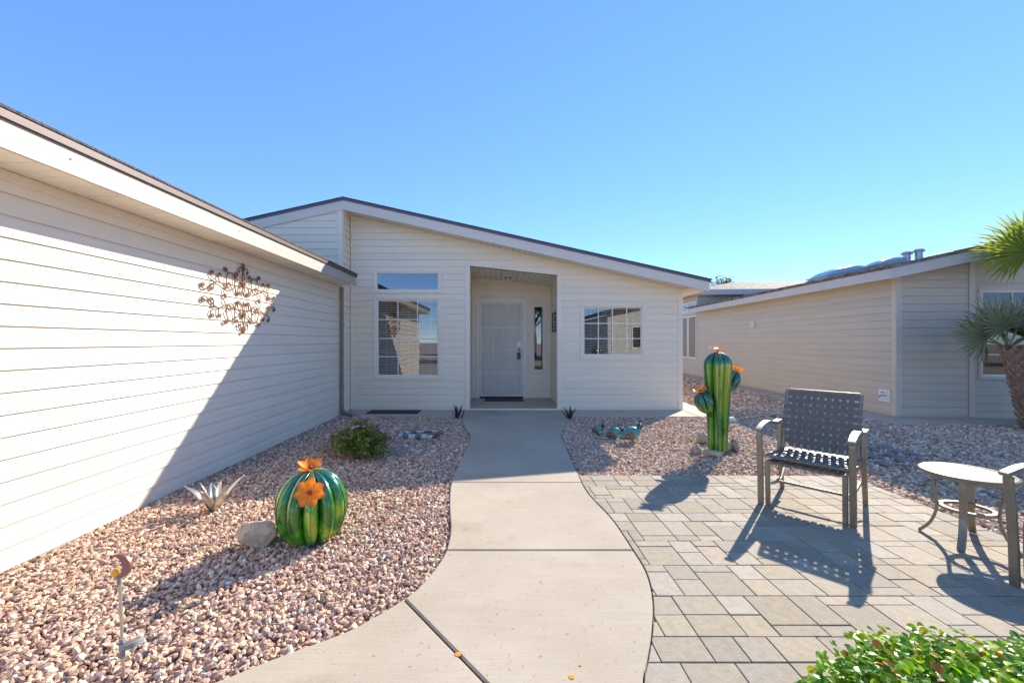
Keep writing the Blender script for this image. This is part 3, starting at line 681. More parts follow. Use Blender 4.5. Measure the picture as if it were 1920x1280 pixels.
mb = MB(); mb.prism([(FX-.022, gy0+.02, 2.299), (GX-.1, gy0+.02, 2.299), (-8.85, gy0+.02, 2.3), (-9.2, gy0+.02, 2.3), (-9.3, gy0+.02, gz(-9.3)-.032), (GR, gy0+.02, gz(GR)-.032), (FX-.022, gy0+.02, gz(FX-.02)-.02)], (0, gy1-gy0-.04, 0)); mb.build('roof_deck', 'drip_brown', gr_)
ds = empty('downspout'); ds.parent = gar
mb = MB(); mb.box(GX+.020, GX+.075, GY1-.035, GY1+.035, .09, 2.265); mb.build('pipe', 'downspout', ds, bevel=.006)
for z in (.5, 1.6): mb = MB(); mb.box(GX+.015, GX+.079, GY1-.039, GY1+.039, z, z+.03); mb.build('strap', 'downspout', ds)
mb = MB(); mb.bar([(GX+.048, GY1, .13), (GX+.07, GY1-.01, .055), (GX+.14, GY1-.06, .035), (GX+.38, GY1-.26, .012)], .07, .055, (0, 0, 1)); mb.build('elbow', 'downspout', ds, bevel=.005)

# ------------------------------------------------------------------ neighbouring house on the right
nb = empty('neighbour_house', (6.92, 7.24, 0), -math.atan(.069), label='taupe-sided neighbouring house with grey eaves and roof skylights on the right', cat='house')
W1 = Wall((0, 0, 0), (0, 1, 0), (-1, 0, 0)); W2 = Wall((0, 0, 0), (1, 0, 0), (0, -1, 0))
NS = .222
def nz_(x): return 2.56+NS*(x+.31)
NH = .137
c1 = core(W1, nb, 'taupe', .01, 16, -.05, const(2.42)); siding(W1, c1, 'taupe', .05, 8.45, .03, const(2.40), h=NH)
wins = [(8.55, 9.30, .66, 2.28), (9.42, 10.2, .66, 2.28), (8.55, 9.30, 2.47, 2.82), (9.42, 10.2, 2.47, 2.82)]
siding(W1, c1, 'taupe', 8.45, 13.5, .03, const(3.0), [(a-.03, b+.03, c-.03, d+.03) for a, b, c, d in wins], h=NH)
mb = MB(); W1.box(mb, 8.45, 16, 2.42, 3.05, -.12, -.003); mb.build('wall', 'taupe', nb)
for i, (a, b, c, d) in enumerate(wins):
    wn = empty('window'); wn.parent = nb
    mb = MB(); rect_frame(W1, mb, a-.02, b+.02, c-.02, d+.02, .05, -.002, .03); mb.build('frame', 'white_vinyl', wn, bevel=.004)
    mb = MB(); W1.box(mb, a+.03, b-.03, c+.03, d-.03, .002, .012); mb.build('sun_screen' if i < 2 else 'pane', 'solar_screen' if i < 2 else 'sky_glass', wn)
mb = MB(); mb.ball((-.10, 10.42, 1.62), (.1, .1, .13), 14, 10); lo = mb.build('wall_light', 'white_plate', nb, smooth=.7); mb = MB(); mb.box(-.06, 0, 10.39, 10.45, 1.68, 1.76); mb.build('bracket', 'dark_metal', lo)
wn2 = (1.36, 2.86, .69, 2.18)
c2 = core(W2, nb, 'taupe', .0, 9.0, -.05, lambda u: nz_(min(u, 4.5))-.16-(NS*(u-4.5) if u > 4.5 else 0), [wn2])
siding(W2, c2, 'taupe', .06, 1.16, .03, lambda u: nz_(u)-.18, h=NH)
siding(W2, c2, 'taupe', 1.26, 7.5, -.035, lambda u: nz_(min(u, 4.5))-.18-(NS*(u-4.5) if u > 4.5 else 0), [(wn2[0]-.03, wn2[1]+.03, wn2[2]-.03, wn2[3]+.03)], h=NH)
window(W2, nb, *wn2, 'hung', trim_m='taupe_trim')
mb = MB(); mb.box(-.022, .075, -.022, .0, .0, 2.42); mb.box(-.022, -.0005, .0005, .075, .0, 2.41); mb.build('corner_post', 'taupe_trim', nb, bevel=.004)
mb = MB(); mb.box(1.165, 1.255, -.024, -.003, .0, nz_(1.2)-.19); mb.build('trim_board', 'taupe_trim', nb, bevel=.004)
nr = empty('roof'); nr.parent = nb
xr = 4.5; yf = -.30; yb = 8.6
mb = MB(); mb.prism([(-.33, yf-.02, nz_(-.33)), (xr, yf-.02, nz_(xr)), (9.3, yf-.02, nz_(xr)-NS*(9.3-xr)), (9.3, yf-.02, nz_(xr)-NS*(9.3-xr)-.03), (xr, yf-.02, nz_(xr)-.03), (-.33, yf-.02, nz_(-.33)-.03)], (0, yb-yf, 0)); mb.build('shingle_layer', 'shingle_light', nr)
mb = MB(); y = yf-.03                                                    # ragged shingle butts along the eave and rake
while y < yb-.1:
    l = random.uniform(.12, .32); hh = random.uniform(.016, .045); mb.prism([(-.36+random.uniform(-.01, .01), y, nz_(-.36)+.003), (.3, y, nz_(.3)+.003), (.3, y, nz_(.3)+.004), (-.36, y, nz_(-.36)+.003+hh)], (0, l, 0)); y += l+.006
x = -.3
while x < 4.4:
    l = random.uniform(.12, .3); hh = random.uniform(.01, .03); mb.prism([(x, yf-.035, nz_(x)+.002), (x+l, yf-.035, nz_(x+l)+.002), (x+l, yf-.035, nz_(x+l)+.004), (x, yf-.035, nz_(x)+.004+hh)], (0, .4, 0)); x += l
kind(mb.build('shingle_butts', 'shingle_light', nr), 'stuff')
mb = MB(); mb.box(-.325, -.30, yf+.0255, yb, nz_(-.31)-.205, nz_(-.31)-.032); mb.build('fascia', 'grey_fascia', nr, bevel=.004)
mb = MB(); mb.prism([(-.326, yf, nz_(-.326)-.032), (xr, yf, nz_(xr)-.032), (xr, yf, nz_(xr)-.225), (-.326, yf, nz_(-.326)-.21)], (0, .025, 0)); mb.build('fascia', 'grey_fascia', nr, bevel=.004)
mb = MB(); mb.prism([(xr+.001, yf, nz_(xr)-.032), (9.25, yf, nz_(xr)-NS*4.75-.032), (9.25, yf, nz_(xr)-NS*4.75-.22), (xr+.001, yf, nz_(xr)-.225)], (0, .025, 0)); mb.build('fascia', 'grey_fascia', nr)
mb = MB(); mb.box(-.30, .0, yf+.026, yb, 2.41, 2.42); mb.build('soffit', 'taupe', nr)
mb = MB(); mb.prism([(-.299, yf+.026, 2.421), (xr, yf+.026, nz_(xr)-.17), (9.2, yf+.026, nz_(xr)-NS*4.7-.17), (9.2, yf+.026, nz_(xr)-NS*4.7-.04), (xr, yf+.026, nz_(xr)-.034), (-.299, yf+.026, nz_(-.3)-.034)], (0, yb-yf-.06, 0)); mb.build('roof_deck', 'taupe', nr)
# taller rear block with hip roof
mb = MB(); mb.box(.13, 9, 8.45, 8.55, 2.42, 3.05); rb = mb.build('wall', 'taupe', nb)
Wq = Wall((0, 8.45, 0), (1, 0, 0), (0, -1, 0)); siding(Wq, rb, 'taupe', .02, 9, 2.42, const(3.04), h=NH)
mb = MB(); e0, e1, f0, f1, zt = -.32, 9.5, 8.13, 16.3, 3.22; hgt = .62; run = 2.7
mb.add([(e0, f0, zt), (e1, f0, zt), (e1, f1, zt), (e0, f1, zt), (e0+run, f0+run, zt+hgt), (e1-run, f0+run, zt+hgt), (e1-run, f1-run, zt+hgt), (e0+run, f1-run, zt+hgt)], [(0, 1, 5, 4), (1, 2, 6, 5), (2, 3, 7, 6), (3, 0, 4, 7), (4, 5, 6, 7), (0, 3, 2, 1)]); mb.build('hip_roof', 'shingle_light', nr)
for bx in ((e0, e1, f0, f0+.025), (e0, e0+.025, f0+.026, f1)):
    mb = MB(); mb.box(*bx, zt-.20, zt-.003); mb.build('fascia', 'grey_fascia', nr, bevel=.004)
mb = MB(); mb.box(e0+.026, 9.2, f0+.026, f1, zt-.18, zt-.004); mb.build('roof_deck', 'taupe', nr)
# skylights and vent pipes stand on the low roof
def skylight(x0, x1, y0, y1, hgt):
    s = empty('skylight'); s.parent = nr
    def Q(x, y, z): return Vector((x, y, nz_(x)+z))
    def fr(a, z0, z1, name, m):
        mb = MB(); q = [Q(x0-a, y0-a, 0), Q(x1+a, y0-a, 0), Q(x1+a, y1+a, 0), Q(x0-a, y1+a, 0)]
        mb.prism([p+Vector((0, 0, z0)) for p in q], (0, 0, z1-z0)); mb.build(name, m, s, bevel=.004)
    fr(.0, -.02, .075, 'curb', 'galv'); fr(.03, .076, .095, 'rim', 'galv')
    mb = MB(); n, k = 14, 14; v = []; f = []
    for i in range(n+1):
        for j in range(k+1):
            a, b = i/n, j/k; z = .096+hgt*(max(0, 1-abs(2*a-1)**2.6)*max(0, 1-abs(2*b-1)**2.6))**.6
            v.append(Q(x0+(x1-x0)*a, y0+(y1-y0)*b, z))
    for i in range(n):
        for j in range(k): p = i*(k+1)+j; f.append((p, p+1, p+k+2, p+k+1))
    mb.add(v, f); mb.build('dome', 'skylight', s, smooth=.9)
skylight(.6, 1.5, 2.55, 3.25, .115); skylight(1.58, 2.15, 2.3, 2.8, .075)
for x, y in ((2.35, 2.55), (2.53, 2.46)):
    mb = MB(); mb.tube([(x, y, nz_(x)-.05), (x, y, nz_(x)+.20)], .068, 16); p = mb.build('vent_pipe', 'galv', nr, smooth=.6)
    mb = MB(); mb.lathe([(.068, .165), (.105, .16), (.11, .185), (.08, .215), (.02, .222)], 18, (x, y, nz_(x))); mb.build('vent_cap', 'galv', p, smooth=.6)
fa = empty('faucet'); fa.parent = nb
mb = MB(); W1.box(mb, .10, .35, .225, .445, .0, .02); mb.build('faucet_plate', 'white_plate', fa, bevel=.004)
mb = MB(); p = W1.P(.2, .335, .02); mb.tube([p, p+Vector((-.07, 0, 0)), p+Vector((-.10, 0, -.01)), p+Vector((-.115, 0, -.05))], .014, 10); mb.build('spout', 'steel', fa, smooth=.8)
mb = MB(); p = W1.P(.2, .36, .075); mb.tube([p, p+Vector((0, 0, .03))], .006, 8); mb.lathe([(.03, .03), (.032, .037), (.012, .042)], 10, p); mb.build('valve', 'brass', fa)
mb = MB(); W1.box(mb, 4.48, 4.72, 1.69, 1.88, .0, .03); vb = mb.build('vent_cover', 'cream_plate', nb, bevel=.005)
for i in range(4): mb = MB(); W1.box(mb, 4.5, 4.7, 1.71+.04*i, 1.725+.04*i, .0305, .042); mb.build('louvre', 'cream_plate', vb)
nap = empty('neighbour_apron', (6.92, 7.24, 0), -math.atan(.069)); kind(nap, 'structure', 'concrete strip around the neighbouring house')
for y in np.arange(-.62, 12, 2.4): slab([(-.62, y), (.03, y), (.03, y+2.39), (-.62, y+2.39)], nap, 'apron_concrete', -.09, -.006)
for x in np.arange(.04, 6, 1.9): slab([(x, -.62), (x+1.89, -.62), (x+1.89, .03), (x, .03)], nap, 'apron_concrete', -.09, -.006)

# ------------------------------------------------------------------ gravel: every stone is real, the whole bed is one mass
def inside(P, poly):
    x, y = P[:, 0], P[:, 1]; r = np.zeros(len(P), bool); n = len(poly)
    for i in range(n):
        x1, y1 = poly[i]; x2, y2 = poly[(i+1) % n]
        c = ((y1 > y) != (y2 > y)) & (x < (x2-x1)*(y-y1)/(y2-y1+1e-12)+x1); r ^= c
    return r
def nb_pt(x, y): v = Matrix.Rotation(-math.atan(.069), 2) @ Vector((x, y)); return (6.92+v.x, 7.24+v.y)
phi = (1+5**.5)/2
ico = np.array([(-1, phi, 0), (1, phi, 0), (-1, -phi, 0), (1, -phi, 0), (0, -1, phi), (0, 1, phi), (0, -1, -phi), (0, 1, -phi), (phi, 0, -1), (phi, 0, 1), (-phi, 0, -1), (-phi, 0, 1)])/math.sqrt(1+phi*phi)
icf = np.array([(0, 11, 5), (0, 5, 1), (0, 1, 7), (0, 7, 10), (0, 10, 11), (1, 5, 9), (5, 11, 4), (11, 10, 2), (10, 7, 6), (7, 1, 8), (3, 9, 4), (3, 4, 2), (3, 2, 6), (3, 6, 8), (3, 8, 9), (4, 9, 5), (2, 4, 11), (6, 2, 10), (8, 6, 7), (9, 8, 1)])
var = np.array([ico*np.array([1.15, .85, .62])*(1+RNG.uniform(-.30, .30, (12, 1)))+RNG.uniform(-.14, .14, (12, 3)) for _ in range(24)])
pal = np.array([(.50, .36, .29), (.58, .44, .36), (.42, .29, .24), (.62, .51, .43), (.36, .26, .23), (.68, .60, .53), (.47, .33, .25), (.52, .41, .36), (.30, .235, .23), (.55, .40, .27), (.76, .70, .63), (.40, .29, .29), (.26, .20, .21)])
palw = np.array([.17, .18, .13, .13, .09, .06, .08, .08, .05, .03, .06, .10, .06]); palw = palw/palw.sum()
def scatter(x0, x1, y0, y1, sp, size):
    gx, gy = np.meshgrid(np.arange(x0, x1, sp), np.arange(y0, y1, sp))
    P = np.stack([gx.ravel(), gy.ravel()], 1); P = P+RNG.uniform(-.55, .55, P.shape)*sp
    keep = ~inside(P, walk_poly)
    keep &= ~((P[:, 0] > .2) & (P[:, 0] < PX1+.006) & (P[:, 1] > 1.0) & (P[:, 1] < PY1+.006))
    keep &= ~((P[:, 1] > AY-.01) & (P[:, 0] < 4.03)); keep &= P[:, 0] > GX+.012
    hp = [nb_pt(-.63, -.63), nb_pt(12, -.63), nb_pt(12, 20), nb_pt(-.63, 20)]
    keep &= ~inside(P, hp)
    keep &= (np.abs(P[:, 0]-.03*P[:, 1]) < 1.36*P[:, 1]+1.6)
    P = P[keep]; return P, np.full(len(P), size)*RNG.uniform(.6, 1.35, len(P))
def gravel(name, areas, label, tint):
    PP = [scatter(*a) for a in areas]; P = np.concatenate([p for p, _ in PP]); sz = np.concatenate([s for _, s in PP]); N = len(P)
    print(name, N)
    # random tumbling, biased to lie flat
    q = RNG.normal(size=(N, 4))*np.array([1, .35, .35, 1.0]); q /= np.linalg.norm(q, axis=1)[:, None]; a, b, c, d = q.T
    Rm = np.stack([np.stack([1-2*(c*c+d*d), 2*(b*c-a*d), 2*(b*d+a*c)], -1), np.stack([2*(b*c+a*d), 1-2*(b*b+d*d), 2*(c*d-a*b)], -1), np.stack([2*(b*d-a*c), 2*(c*d+a*b), 1-2*(b*b+c*c)], -1)], 1)
    V = var[RNG.integers(0, 24, N)]*sz[:, None, None]; V = np.einsum('nij,nkj->nki', Rm, V)
    low = .5*np.sin(P[:, 0]*2.1+1)*np.cos(P[:, 1]*1.7)
    z = -.030+RNG.uniform(-.010, .012, N)+low*.008
    V[:, :, 0] += P[:, 0, None]; V[:, :, 1] += P[:, 1, None]; V[:, :, 2] += z[:, None]
    me = bpy.data.meshes.new(name); nf = N*20
    me.vertices.add(N*12); me.vertices.foreach_set('co', V.astype(np.float32).ravel())
    F = (icf[None]+(np.arange(N)*12)[:, None, None]).reshape(-1)
    me.loops.add(nf*3); me.loops.foreach_set('vertex_index', F.astype(np.int32))
    me.polygons.add(nf); me.polygons.foreach_set('loop_start', np.arange(0, nf*3, 3, dtype=np.int32)); me.polygons.foreach_set('loop_total', np.full(nf, 3, dtype=np.int32))
    me.update(calc_edges=True); me.shade_flat()
    col = pal[RNG.choice(len(pal), N, p=palw)]*RNG.uniform(.72, 1.2, (N, 1))*np.array(tint); col = np.clip(col, .02, .85)
    ca = np.ones((N, 12, 4), np.float32); ca[:, :, :3] = col[:, None, :]
    at = me.color_attributes.new('col', 'FLOAT_COLOR', 'POINT'); at.data.foreach_set('color', ca.ravel())
    me.materials.append(M['gravel']); o = bpy.data.objects.new(name, me); C.objects.link(o); kind(o, 'stuff', label); o['category'] = 'gravel'
    return N
n1 = gravel('gravel', [(-2.85, 1.0, 1.0, 3.3, .0172, .0143), (-2.85, 1.3, 3.3, 7.25, .0205, .0166)], 'pink and tan crushed gravel filling the left bed', (1.22, 1.09, .92))
n2 = gravel('gravel', [(.9, 3.4, 4.0, 7.3, .0205, .0166), (3.38, 8.4, .6, 4.6, .0245, .0195), (3.4, 10, 4.6, 8.0, .0265, .0208), (3.4, 8.6, 8.0, 12.5, .05, .036), (3.4, 8.6, 12.5, 19, .08, .055)], 'tan crushed gravel filling the right bed and side yard', (1.24, 1.14, .94))
print('stones', n1, n2)

# ------------------------------------------------------------------ rocks
def rock(name, px, py, sx, sy, sz, m, label, seed, rotz=0, sink=.25, loc=None, group=None):
    b = bmesh.new(); bmesh.ops.create_icosphere(b, subdivisions=3, radius=1)
    rnd = random.Random(seed); planes = [(Vector((rnd.gauss(0, 1), rnd.gauss(0, 1), rnd.gauss(0, .8))).normalized(), rnd.uniform(.5, .82)) for _ in range(14)]
    off = Vector((seed*3.1, seed*1.7, 0))
    for v in b.verts:
        p = v.co.copy()
        for nn, d in planes:
            k = p.dot(nn)-d
            if k > 0: p -= nn*k*.92
        p *= 1+.07*noise.noise(p*2.5+off)+.035*noise.noise(p*7+off); v.co = Vector((p.x*sx, p.y*sy, p.z*sz))
    me = bpy.data.meshes.new(name); b.to_mesh(me); b.free(); me.shade_smooth(); me.set_sharp_from_angle(angle=.28); me.materials.append(M[m])
    o = bpy.data.objects.new(name, me); C.objects.link(o)
    x, y = loc if loc else ground(px, py); o.location = (x, y, sz*(1-sink)-.03); o.rotation_euler = (rnd.uniform(-.1, .1), rnd.uniform(-.1, .1), rotz)
    tag(o, label, 'rock', group); return o
rock('rock', 486, 1012, .165, .12, .098, 'rock_tan', 'grey-tan boulder lying beside the round green barrel cactus', 3, .2)
rock('rock', 777, 805, .11, .09, .09, 'rock_tan', 'small cream block of rock behind the banded snake ornament', 5, .4)
rock('rock', 1336, 853, .145, .07, .062, 'rock_tan', 'long tan rock lying in front of the tall cactus foot', 8, .1)
rock('rock', 1362, 843, .06, .06, .105, 'rock_tan', 'upright tan rock leaning on the tall cactus foot', 21, .5)
rock('rock', 1306, 847, .105, .08, .075, 'rock_pink', 'pale pink rock left of the tall cactus foot', 11, 1.0)
rock('rock', 1376, 843, .085, .08, .095, 'rock_grey', 'dark grey rock right of the tall cactus foot', 13, 2.0)
rock('rock', 1318, 829, .11, .08, .085, 'rock_tan', 'brown rock behind the tall cactus foot on its left', 17, .3)
rock('rock', 1371, 789, .115, .08, .06, 'rock_white', 'white flat rock on the shaded gravel behind the tall cactus', 19, .2)
i = 0
for px, py in ((1640, 842), (1662, 838), (1684, 845), (1705, 850), (1668, 852), (1640, 856), (1725, 858), (1690, 862), (1652, 868)):
    x, y = ground(px, py); s = .06+.025*((i*37) % 10)/10
    rock('river_stone', px, py, s*1.3, s*.9, s*.5, 'rock_grey', 'flat grey river stone in the cluster behind the chair and side table', 40+i, i, .3, group='grey river stones on the side gravel'); i += 1
for px, py in ((1475, 786), (1512, 792), (1450, 780)):
    rock('river_stone', px, py, .075, .05, .04, 'rock_grey', 'small grey stone in the row beyond the chair back', 60+i, i, .3, group='grey stones along the neighbour strip'); i += 1

# ------------------------------------------------------------------ metal cacti
def flower(parent, loc, axis, r, n=7, seed=0, cup=.35, name='flower'):
    f = empty(name, loc); f.parent = parent; rnd = random.Random(seed)
    f.rotation_mode = 'QUATERNION'; f.rotation_quaternion = Vector((0, 0, 1)).rotation_difference(Vector(axis).normalized())
    for i in range(n):
        mb = MB(); a = 2*math.pi*i/n+rnd.uniform(-.08, .08); cp = cup+rnd.uniform(-.12, .12); rows = 7; v = []; c = []
        zo = .004*(i % 2)
        for k in range(rows):
            t = k/(rows-1); L = r*(.08+.92*t); wd = r*.37*(math.sin(math.pi*min(1, .12+.80*t))**.8)*(1-.25*t**6)
            if k == rows-1: wd *= .45
            z = zo+r*cp*(t**1.6)-.12*r*max(0, t-.75)
            for s in (-1, -.5, 0, .5, 1):
                v.append((L*math.cos(a)-s*wd*math.sin(a), L*math.sin(a)+s*wd*math.cos(a), z+abs(s)**2*wd*.35))
                e = max(0, t*1.6-1.0+.3*abs(s)**2*t)
                c.append(tuple(np.array((.86, .33, .012))*(1-min(1, e))+np.array((.66, .05, .025))*min(1, e)))
        F = []
        for k in range(rows-1):
            for j in range(4): F.append((k*5+j, k*5+j+1, k*5+5+j+1, k*5+5+j))
        mb.v = [Vector(p) for p in v]; mb.f = F; mb.c = c; mb.build('petal', 'petal', f, smooth=1.2)
    mb = MB(); mb.ball((0, 0, .012), (r*.16, r*.16, r*.12), 10, 6); M.get('pistil') or mat('pistil', (.35, .03, .05), .4); mb.build('flower_centre', 'pistil', f, smooth=.8)
    return f
def ribbed(parent, n, prof, valley, m, edge_m, phase=0, xf=None, flat=0, bead=.0022):
    """one folded sheet-metal rib per part; prof = [(r, z)], ridge outwards, valley ratio inwards"""
    for i in range(n):
        a0 = phase+2*math.pi*i/n; ha = math.pi/n; v = []; sec = ((-1, valley), (-.86, valley+(1-valley)*.56), (-.5, valley+(1-valley)*.88), (0, 1.0), (.5, valley+(1-valley)*.88), (.86, valley+(1-valley)*.56), (1, valley))
        for r, z in prof:
            for s, q in sec: v.append(Vector((r*q*math.cos(a0+s*ha), r*q*math.sin(a0+s*ha)*(1-flat), z)))
        F = []; k = len(sec)
        for a in range(len(prof)-1):
            for j in range(k-1): F.append((a*k+j, a*k+j+1, a*k+k+j+1, a*k+k+j))
        if xf: v = [xf @ p for p in v]
        mb = MB().add(v, F); rb = mb.build('rib', m, parent, smooth=.9)
        mb = MB(); pts = [(xf @ p if xf else p) for p in (Vector((r*1.004*math.cos(a0), r*1.004*math.sin(a0)*(1-flat), z)) for r, z in prof)]
        mb.tube(pts, bead, 6); mb.build('seam', edge_m, rb, smooth=.9)
bx_, by_ = ground(585, 1004)
bc = empty('barrel_cactus', (bx_, by_, -.02), label='round green metal barrel cactus with two orange flowers', cat='cactus sculpture')
prof = [(.115+.127*math.sin(math.pi*min(1, max(0, (t*.92+.08)))**.9)*(1 if t < .5 else 1), .455*t) for t in np.linspace(0, 1, 22)]
def bprof(t):
    th = -.92+t*(math.pi/2+.92); return (.226*math.cos(th)**.85 if math.cos(th) > 0 else 0, .215+.245*math.sin(th))
prof = [bprof(t) for t in np.linspace(0, .985, 24)]; prof = [(r, z) for r, z in prof]
ribbed(bc, 11, prof, .60, 'cactus_barrel', 'cactus_edge', phase=R(-68))
mb = MB(); mb.tube([(0, 0, .44), (0, 0, .49)], .008, 8); mb.build('stem', 'cactus_edge', bc)
flower(bc, (-.005, -.01, .472), (.1, -.3, 1), .082, 6, 1, .5)
flower(bc, (.082, -.215, .385), (.36, -1, .45), .090, 7, 2, .22)
mb = MB(); mb.tube([(.02, -.06, .44), (.06, -.16, .42), (.081, -.21, .387)], .007, 8); mb.build('stem', 'cactus_edge', bc)
for k in range(5):                                                         # little weld beads in the front grooves
    pass
tx, ty = ground(1345, 846)
tc_ = empty('saguaro_cactus', (tx, ty, -.03), label='tall green metal saguaro cactus with two arms and three orange flowers', cat='cactus sculpture')
def sprof(t):
    z = 1.20*t; r = .095+.058*min(1, t/.86)
    if t > .86: q = (t-.86)/.14; r = .153*math.sqrt(max(0, 1-q**2.2))
    return (max(r, .004), z)
prof = [sprof(t) for t in list(np.linspace(0, .86, 8))+list(np.linspace(.88, .9985, 12))]
ribbed(tc_, 5, prof, .40, 'cactus_tall', 'cactus_seam', phase=R(-110), bead=.006)
def arm(loc, axis, rr, hh, m, nrib, seed):
    rot = Vector((0, 0, 1)).rotation_difference(Vector(axis).normalized()).to_matrix().to_4x4(); xf = Matrix.Translation(loc) @ rot
    a = empty('arm'); a.parent = tc_
    prof = [(rr*math.sin(math.pi*t)**.8+.002, hh*(-math.cos(math.pi*t))) for t in np.linspace(.02, .985, 16)]
    for i in range(1): ribbed(a, nrib, prof, .55, m, 'cactus_edge', R(-70), xf)
    p = xf @ Vector((0, 0, hh+.012)); flower(tc_, p, axis, .085, 6, seed, .3)
    for c in list(a.children):                                             # ribs become the arm's own pieces, seams merge into them
        for s in list(c.children): s.parent = a
arm((-.175, -.05, .615), (-.38, -.1, 1), .105, .128, 'cactus_arm', 5, 5)
arm((.195, .06, .865), (.55, .05, 1), .100, .128, 'cactus_arm', 5, 6)
mb = MB(); mb.tube([(-.07, -.02, .45), (-.13, -.04, .47)], .02, 8); mb.build('joint', 'cactus_edge', tc_); mb = MB(); mb.tube([(.08, .02, .72), (.16, .045, .76)], .02, 8); mb.build('joint', 'cactus_edge', tc_)
mb = MB(); mb.tube([(0, 0, 1.19), (0, 0, 1.235)], .007, 8); mb.build('stem', 'cactus_edge', tc_)
flower(tc_, (0, 0, 1.225), (0, -.1, 1), .105, 6, 4, .25)

# ------------------------------------------------------------------ metal agaves
def agave(px, py, n, L, wdt, m, label, seed, spread=.9, loc=None):
    rnd = random.Random(seed); x, y = loc or ground(px, py); a = empty('agave_sculpture', (x, y, -.035), rnd.uniform(0, 6), label, 'agave sculpture')
    for i in range(n):
        az = i*2.4; tilt = spread*(.25+.75*(i/(n-1))); l = L*rnd.uniform(.8, 1.1); mb = MB(); rows = 9; v = []; k = 5
        for j in range(rows):
            t = j/(rows-1); th = tilt*(.75+.35*t); w_ = wdt*(math.sin(math.pi*(.18+.82*t))**.75)*(1 if t < .97 else .15)
            c = Vector((math.sin(th)*l*t, 0, math.cos(th)*l*t)); nrm = Vector((-math.cos(th), 0, math.sin(th)))
            for s in (-1, -.5, 0, .5, 1): v.append(Matrix.Rotation(az, 3, 'Z') @ (c+Vector((0, s*w_, 0))+nrm*(abs(s)*w_*.32)+Vector((.012, 0, 0))))
        F = [(j*k+q, j*k+q+1, j*k+k+q+1, j*k+k+q) for j in range(rows-1) for q in range(k-1)]
        mb.add(v, F); o = mb.build('blade', m, a, smooth=.5); sm = o.modifiers.new('thick', 'SOLIDIFY'); sm.thickness = .002
    return a
agave(402, 952, 8, .29, .036, 'silver', 'silver metal agave sculpture beside the garage wall', 4, .78)
agave(857, 782, 8, .25, .020, 'dark_metal', 'dark metal agave left of the walk by the porch post', 5, .62)
agave(1068, 783, 9, .24, .020, 'dark_metal', 'dark metal agave right of the walk by the porch post', 9, .72)

# ------------------------------------------------------------------ moon garden stake
mx_, my_ = ground(232, 1258)
ms = empty('moon_stake', (mx_, my_, -.04), label='copper crescent moon solar garden stake in the left gravel', cat='garden stake')
mb = MB(); mb.tube([(.0, 0, 0), (-.016, 0, .40)], .0055, 10); mb.build('pole', 'stake', ms, smooth=.8)
mb = MB(); mb.tube([(-.0165, 0, .385), (-.0175, 0, .415)], .0085, 10); mb.build('collar', 'grey_plastic', ms, smooth=.8)
mb = MB(); mb.tube([(-.005, 0, .095), (-.009, 0, .165)], .0095, 10); cl = mb.build('clamp', 'grey_plastic', ms, smooth=.8)
mb = MB(); rot = Matrix.Rotation(R(16), 3, 'Y').to_4x4()
b0 = len(mb.v); mb.lathe([(.026, -.013), (.036, -.009), (.038, .006), (.032, .011)], 22); sp = mb.build('solar_puck', 'grey_plastic', ms, smooth=.7); sp.location = (.022, .012, .142); sp.rotation_euler = (R(-12), R(-14), 0)
mb = MB(); mb.lathe([(.027, .0112), (.027, .0125)], 20); q = mb.build('solar_cell', 'solar', sp)
mb = MB(); v = []; n = 28                                                       # crescent: outer arc, inner arc
ro, ri = .047, .040; cx_, cz_ = -.016, .457
outer = [(cx_+ro*math.cos(t), cz_+ro*math.sin(t)) for t in np.linspace(R(-108), R(125), n)]
inner_c = (cx_-.019, cz_+.006)
a0 = math.atan2(outer[0][1]-inner_c[1], outer[0][0]-inner_c[0]); a1 = math.atan2(outer[-1][1]-inner_c[1], outer[-1][0]-inner_c[0])
r0 = math.hypot(outer[0][0]-inner_c[0], outer[0][1]-inner_c[1]); r1 = math.hypot(outer[-1][0]-inner_c[0], outer[-1][1]-inner_c[1])
inner = [(inner_c[0]+(r0+(r1-r0)*t-.011*math.sin(math.pi*t))*math.cos(a0+(a1-a0)*t), inner_c[1]+(r0+(r1-r0)*t-.011*math.sin(math.pi*t))*math.sin(a0+(a1-a0)*t)) for t in np.linspace(0, 1, n)]
for (a, b), (c, d) in zip(outer, inner): v += [(a, -.006, b), (c, -.006, d), (a, .006, b), (c, .006, d), ((a+c)/2, -.008, (b+d)/2), ((a+c)/2, .008, (b+d)/2)]
F = []
for i in range(n-1):
    p, q = 6*i, 6*i+6; F += [(p, p+4, q+4, q), (p+4, p+1, q+1, q+4), (p+2, q+2, q+5, p+5), (p+5, q+5, q+3, p+3), (p, q, q+2, p+2), (p+1, p+3, q+3, q+1)]
mb.add(v, F); mb.build('crescent', 'moon_copper', ms, smooth=.8)
mb = MB(); mb.ball((cx_-.016, -.002, cz_-.026), (.020, .009, .016), 14, 8, Matrix.Rotation(R(-25), 3, 'Y')); mb.build('glass_orb', 'amber', ms, smooth=.8)

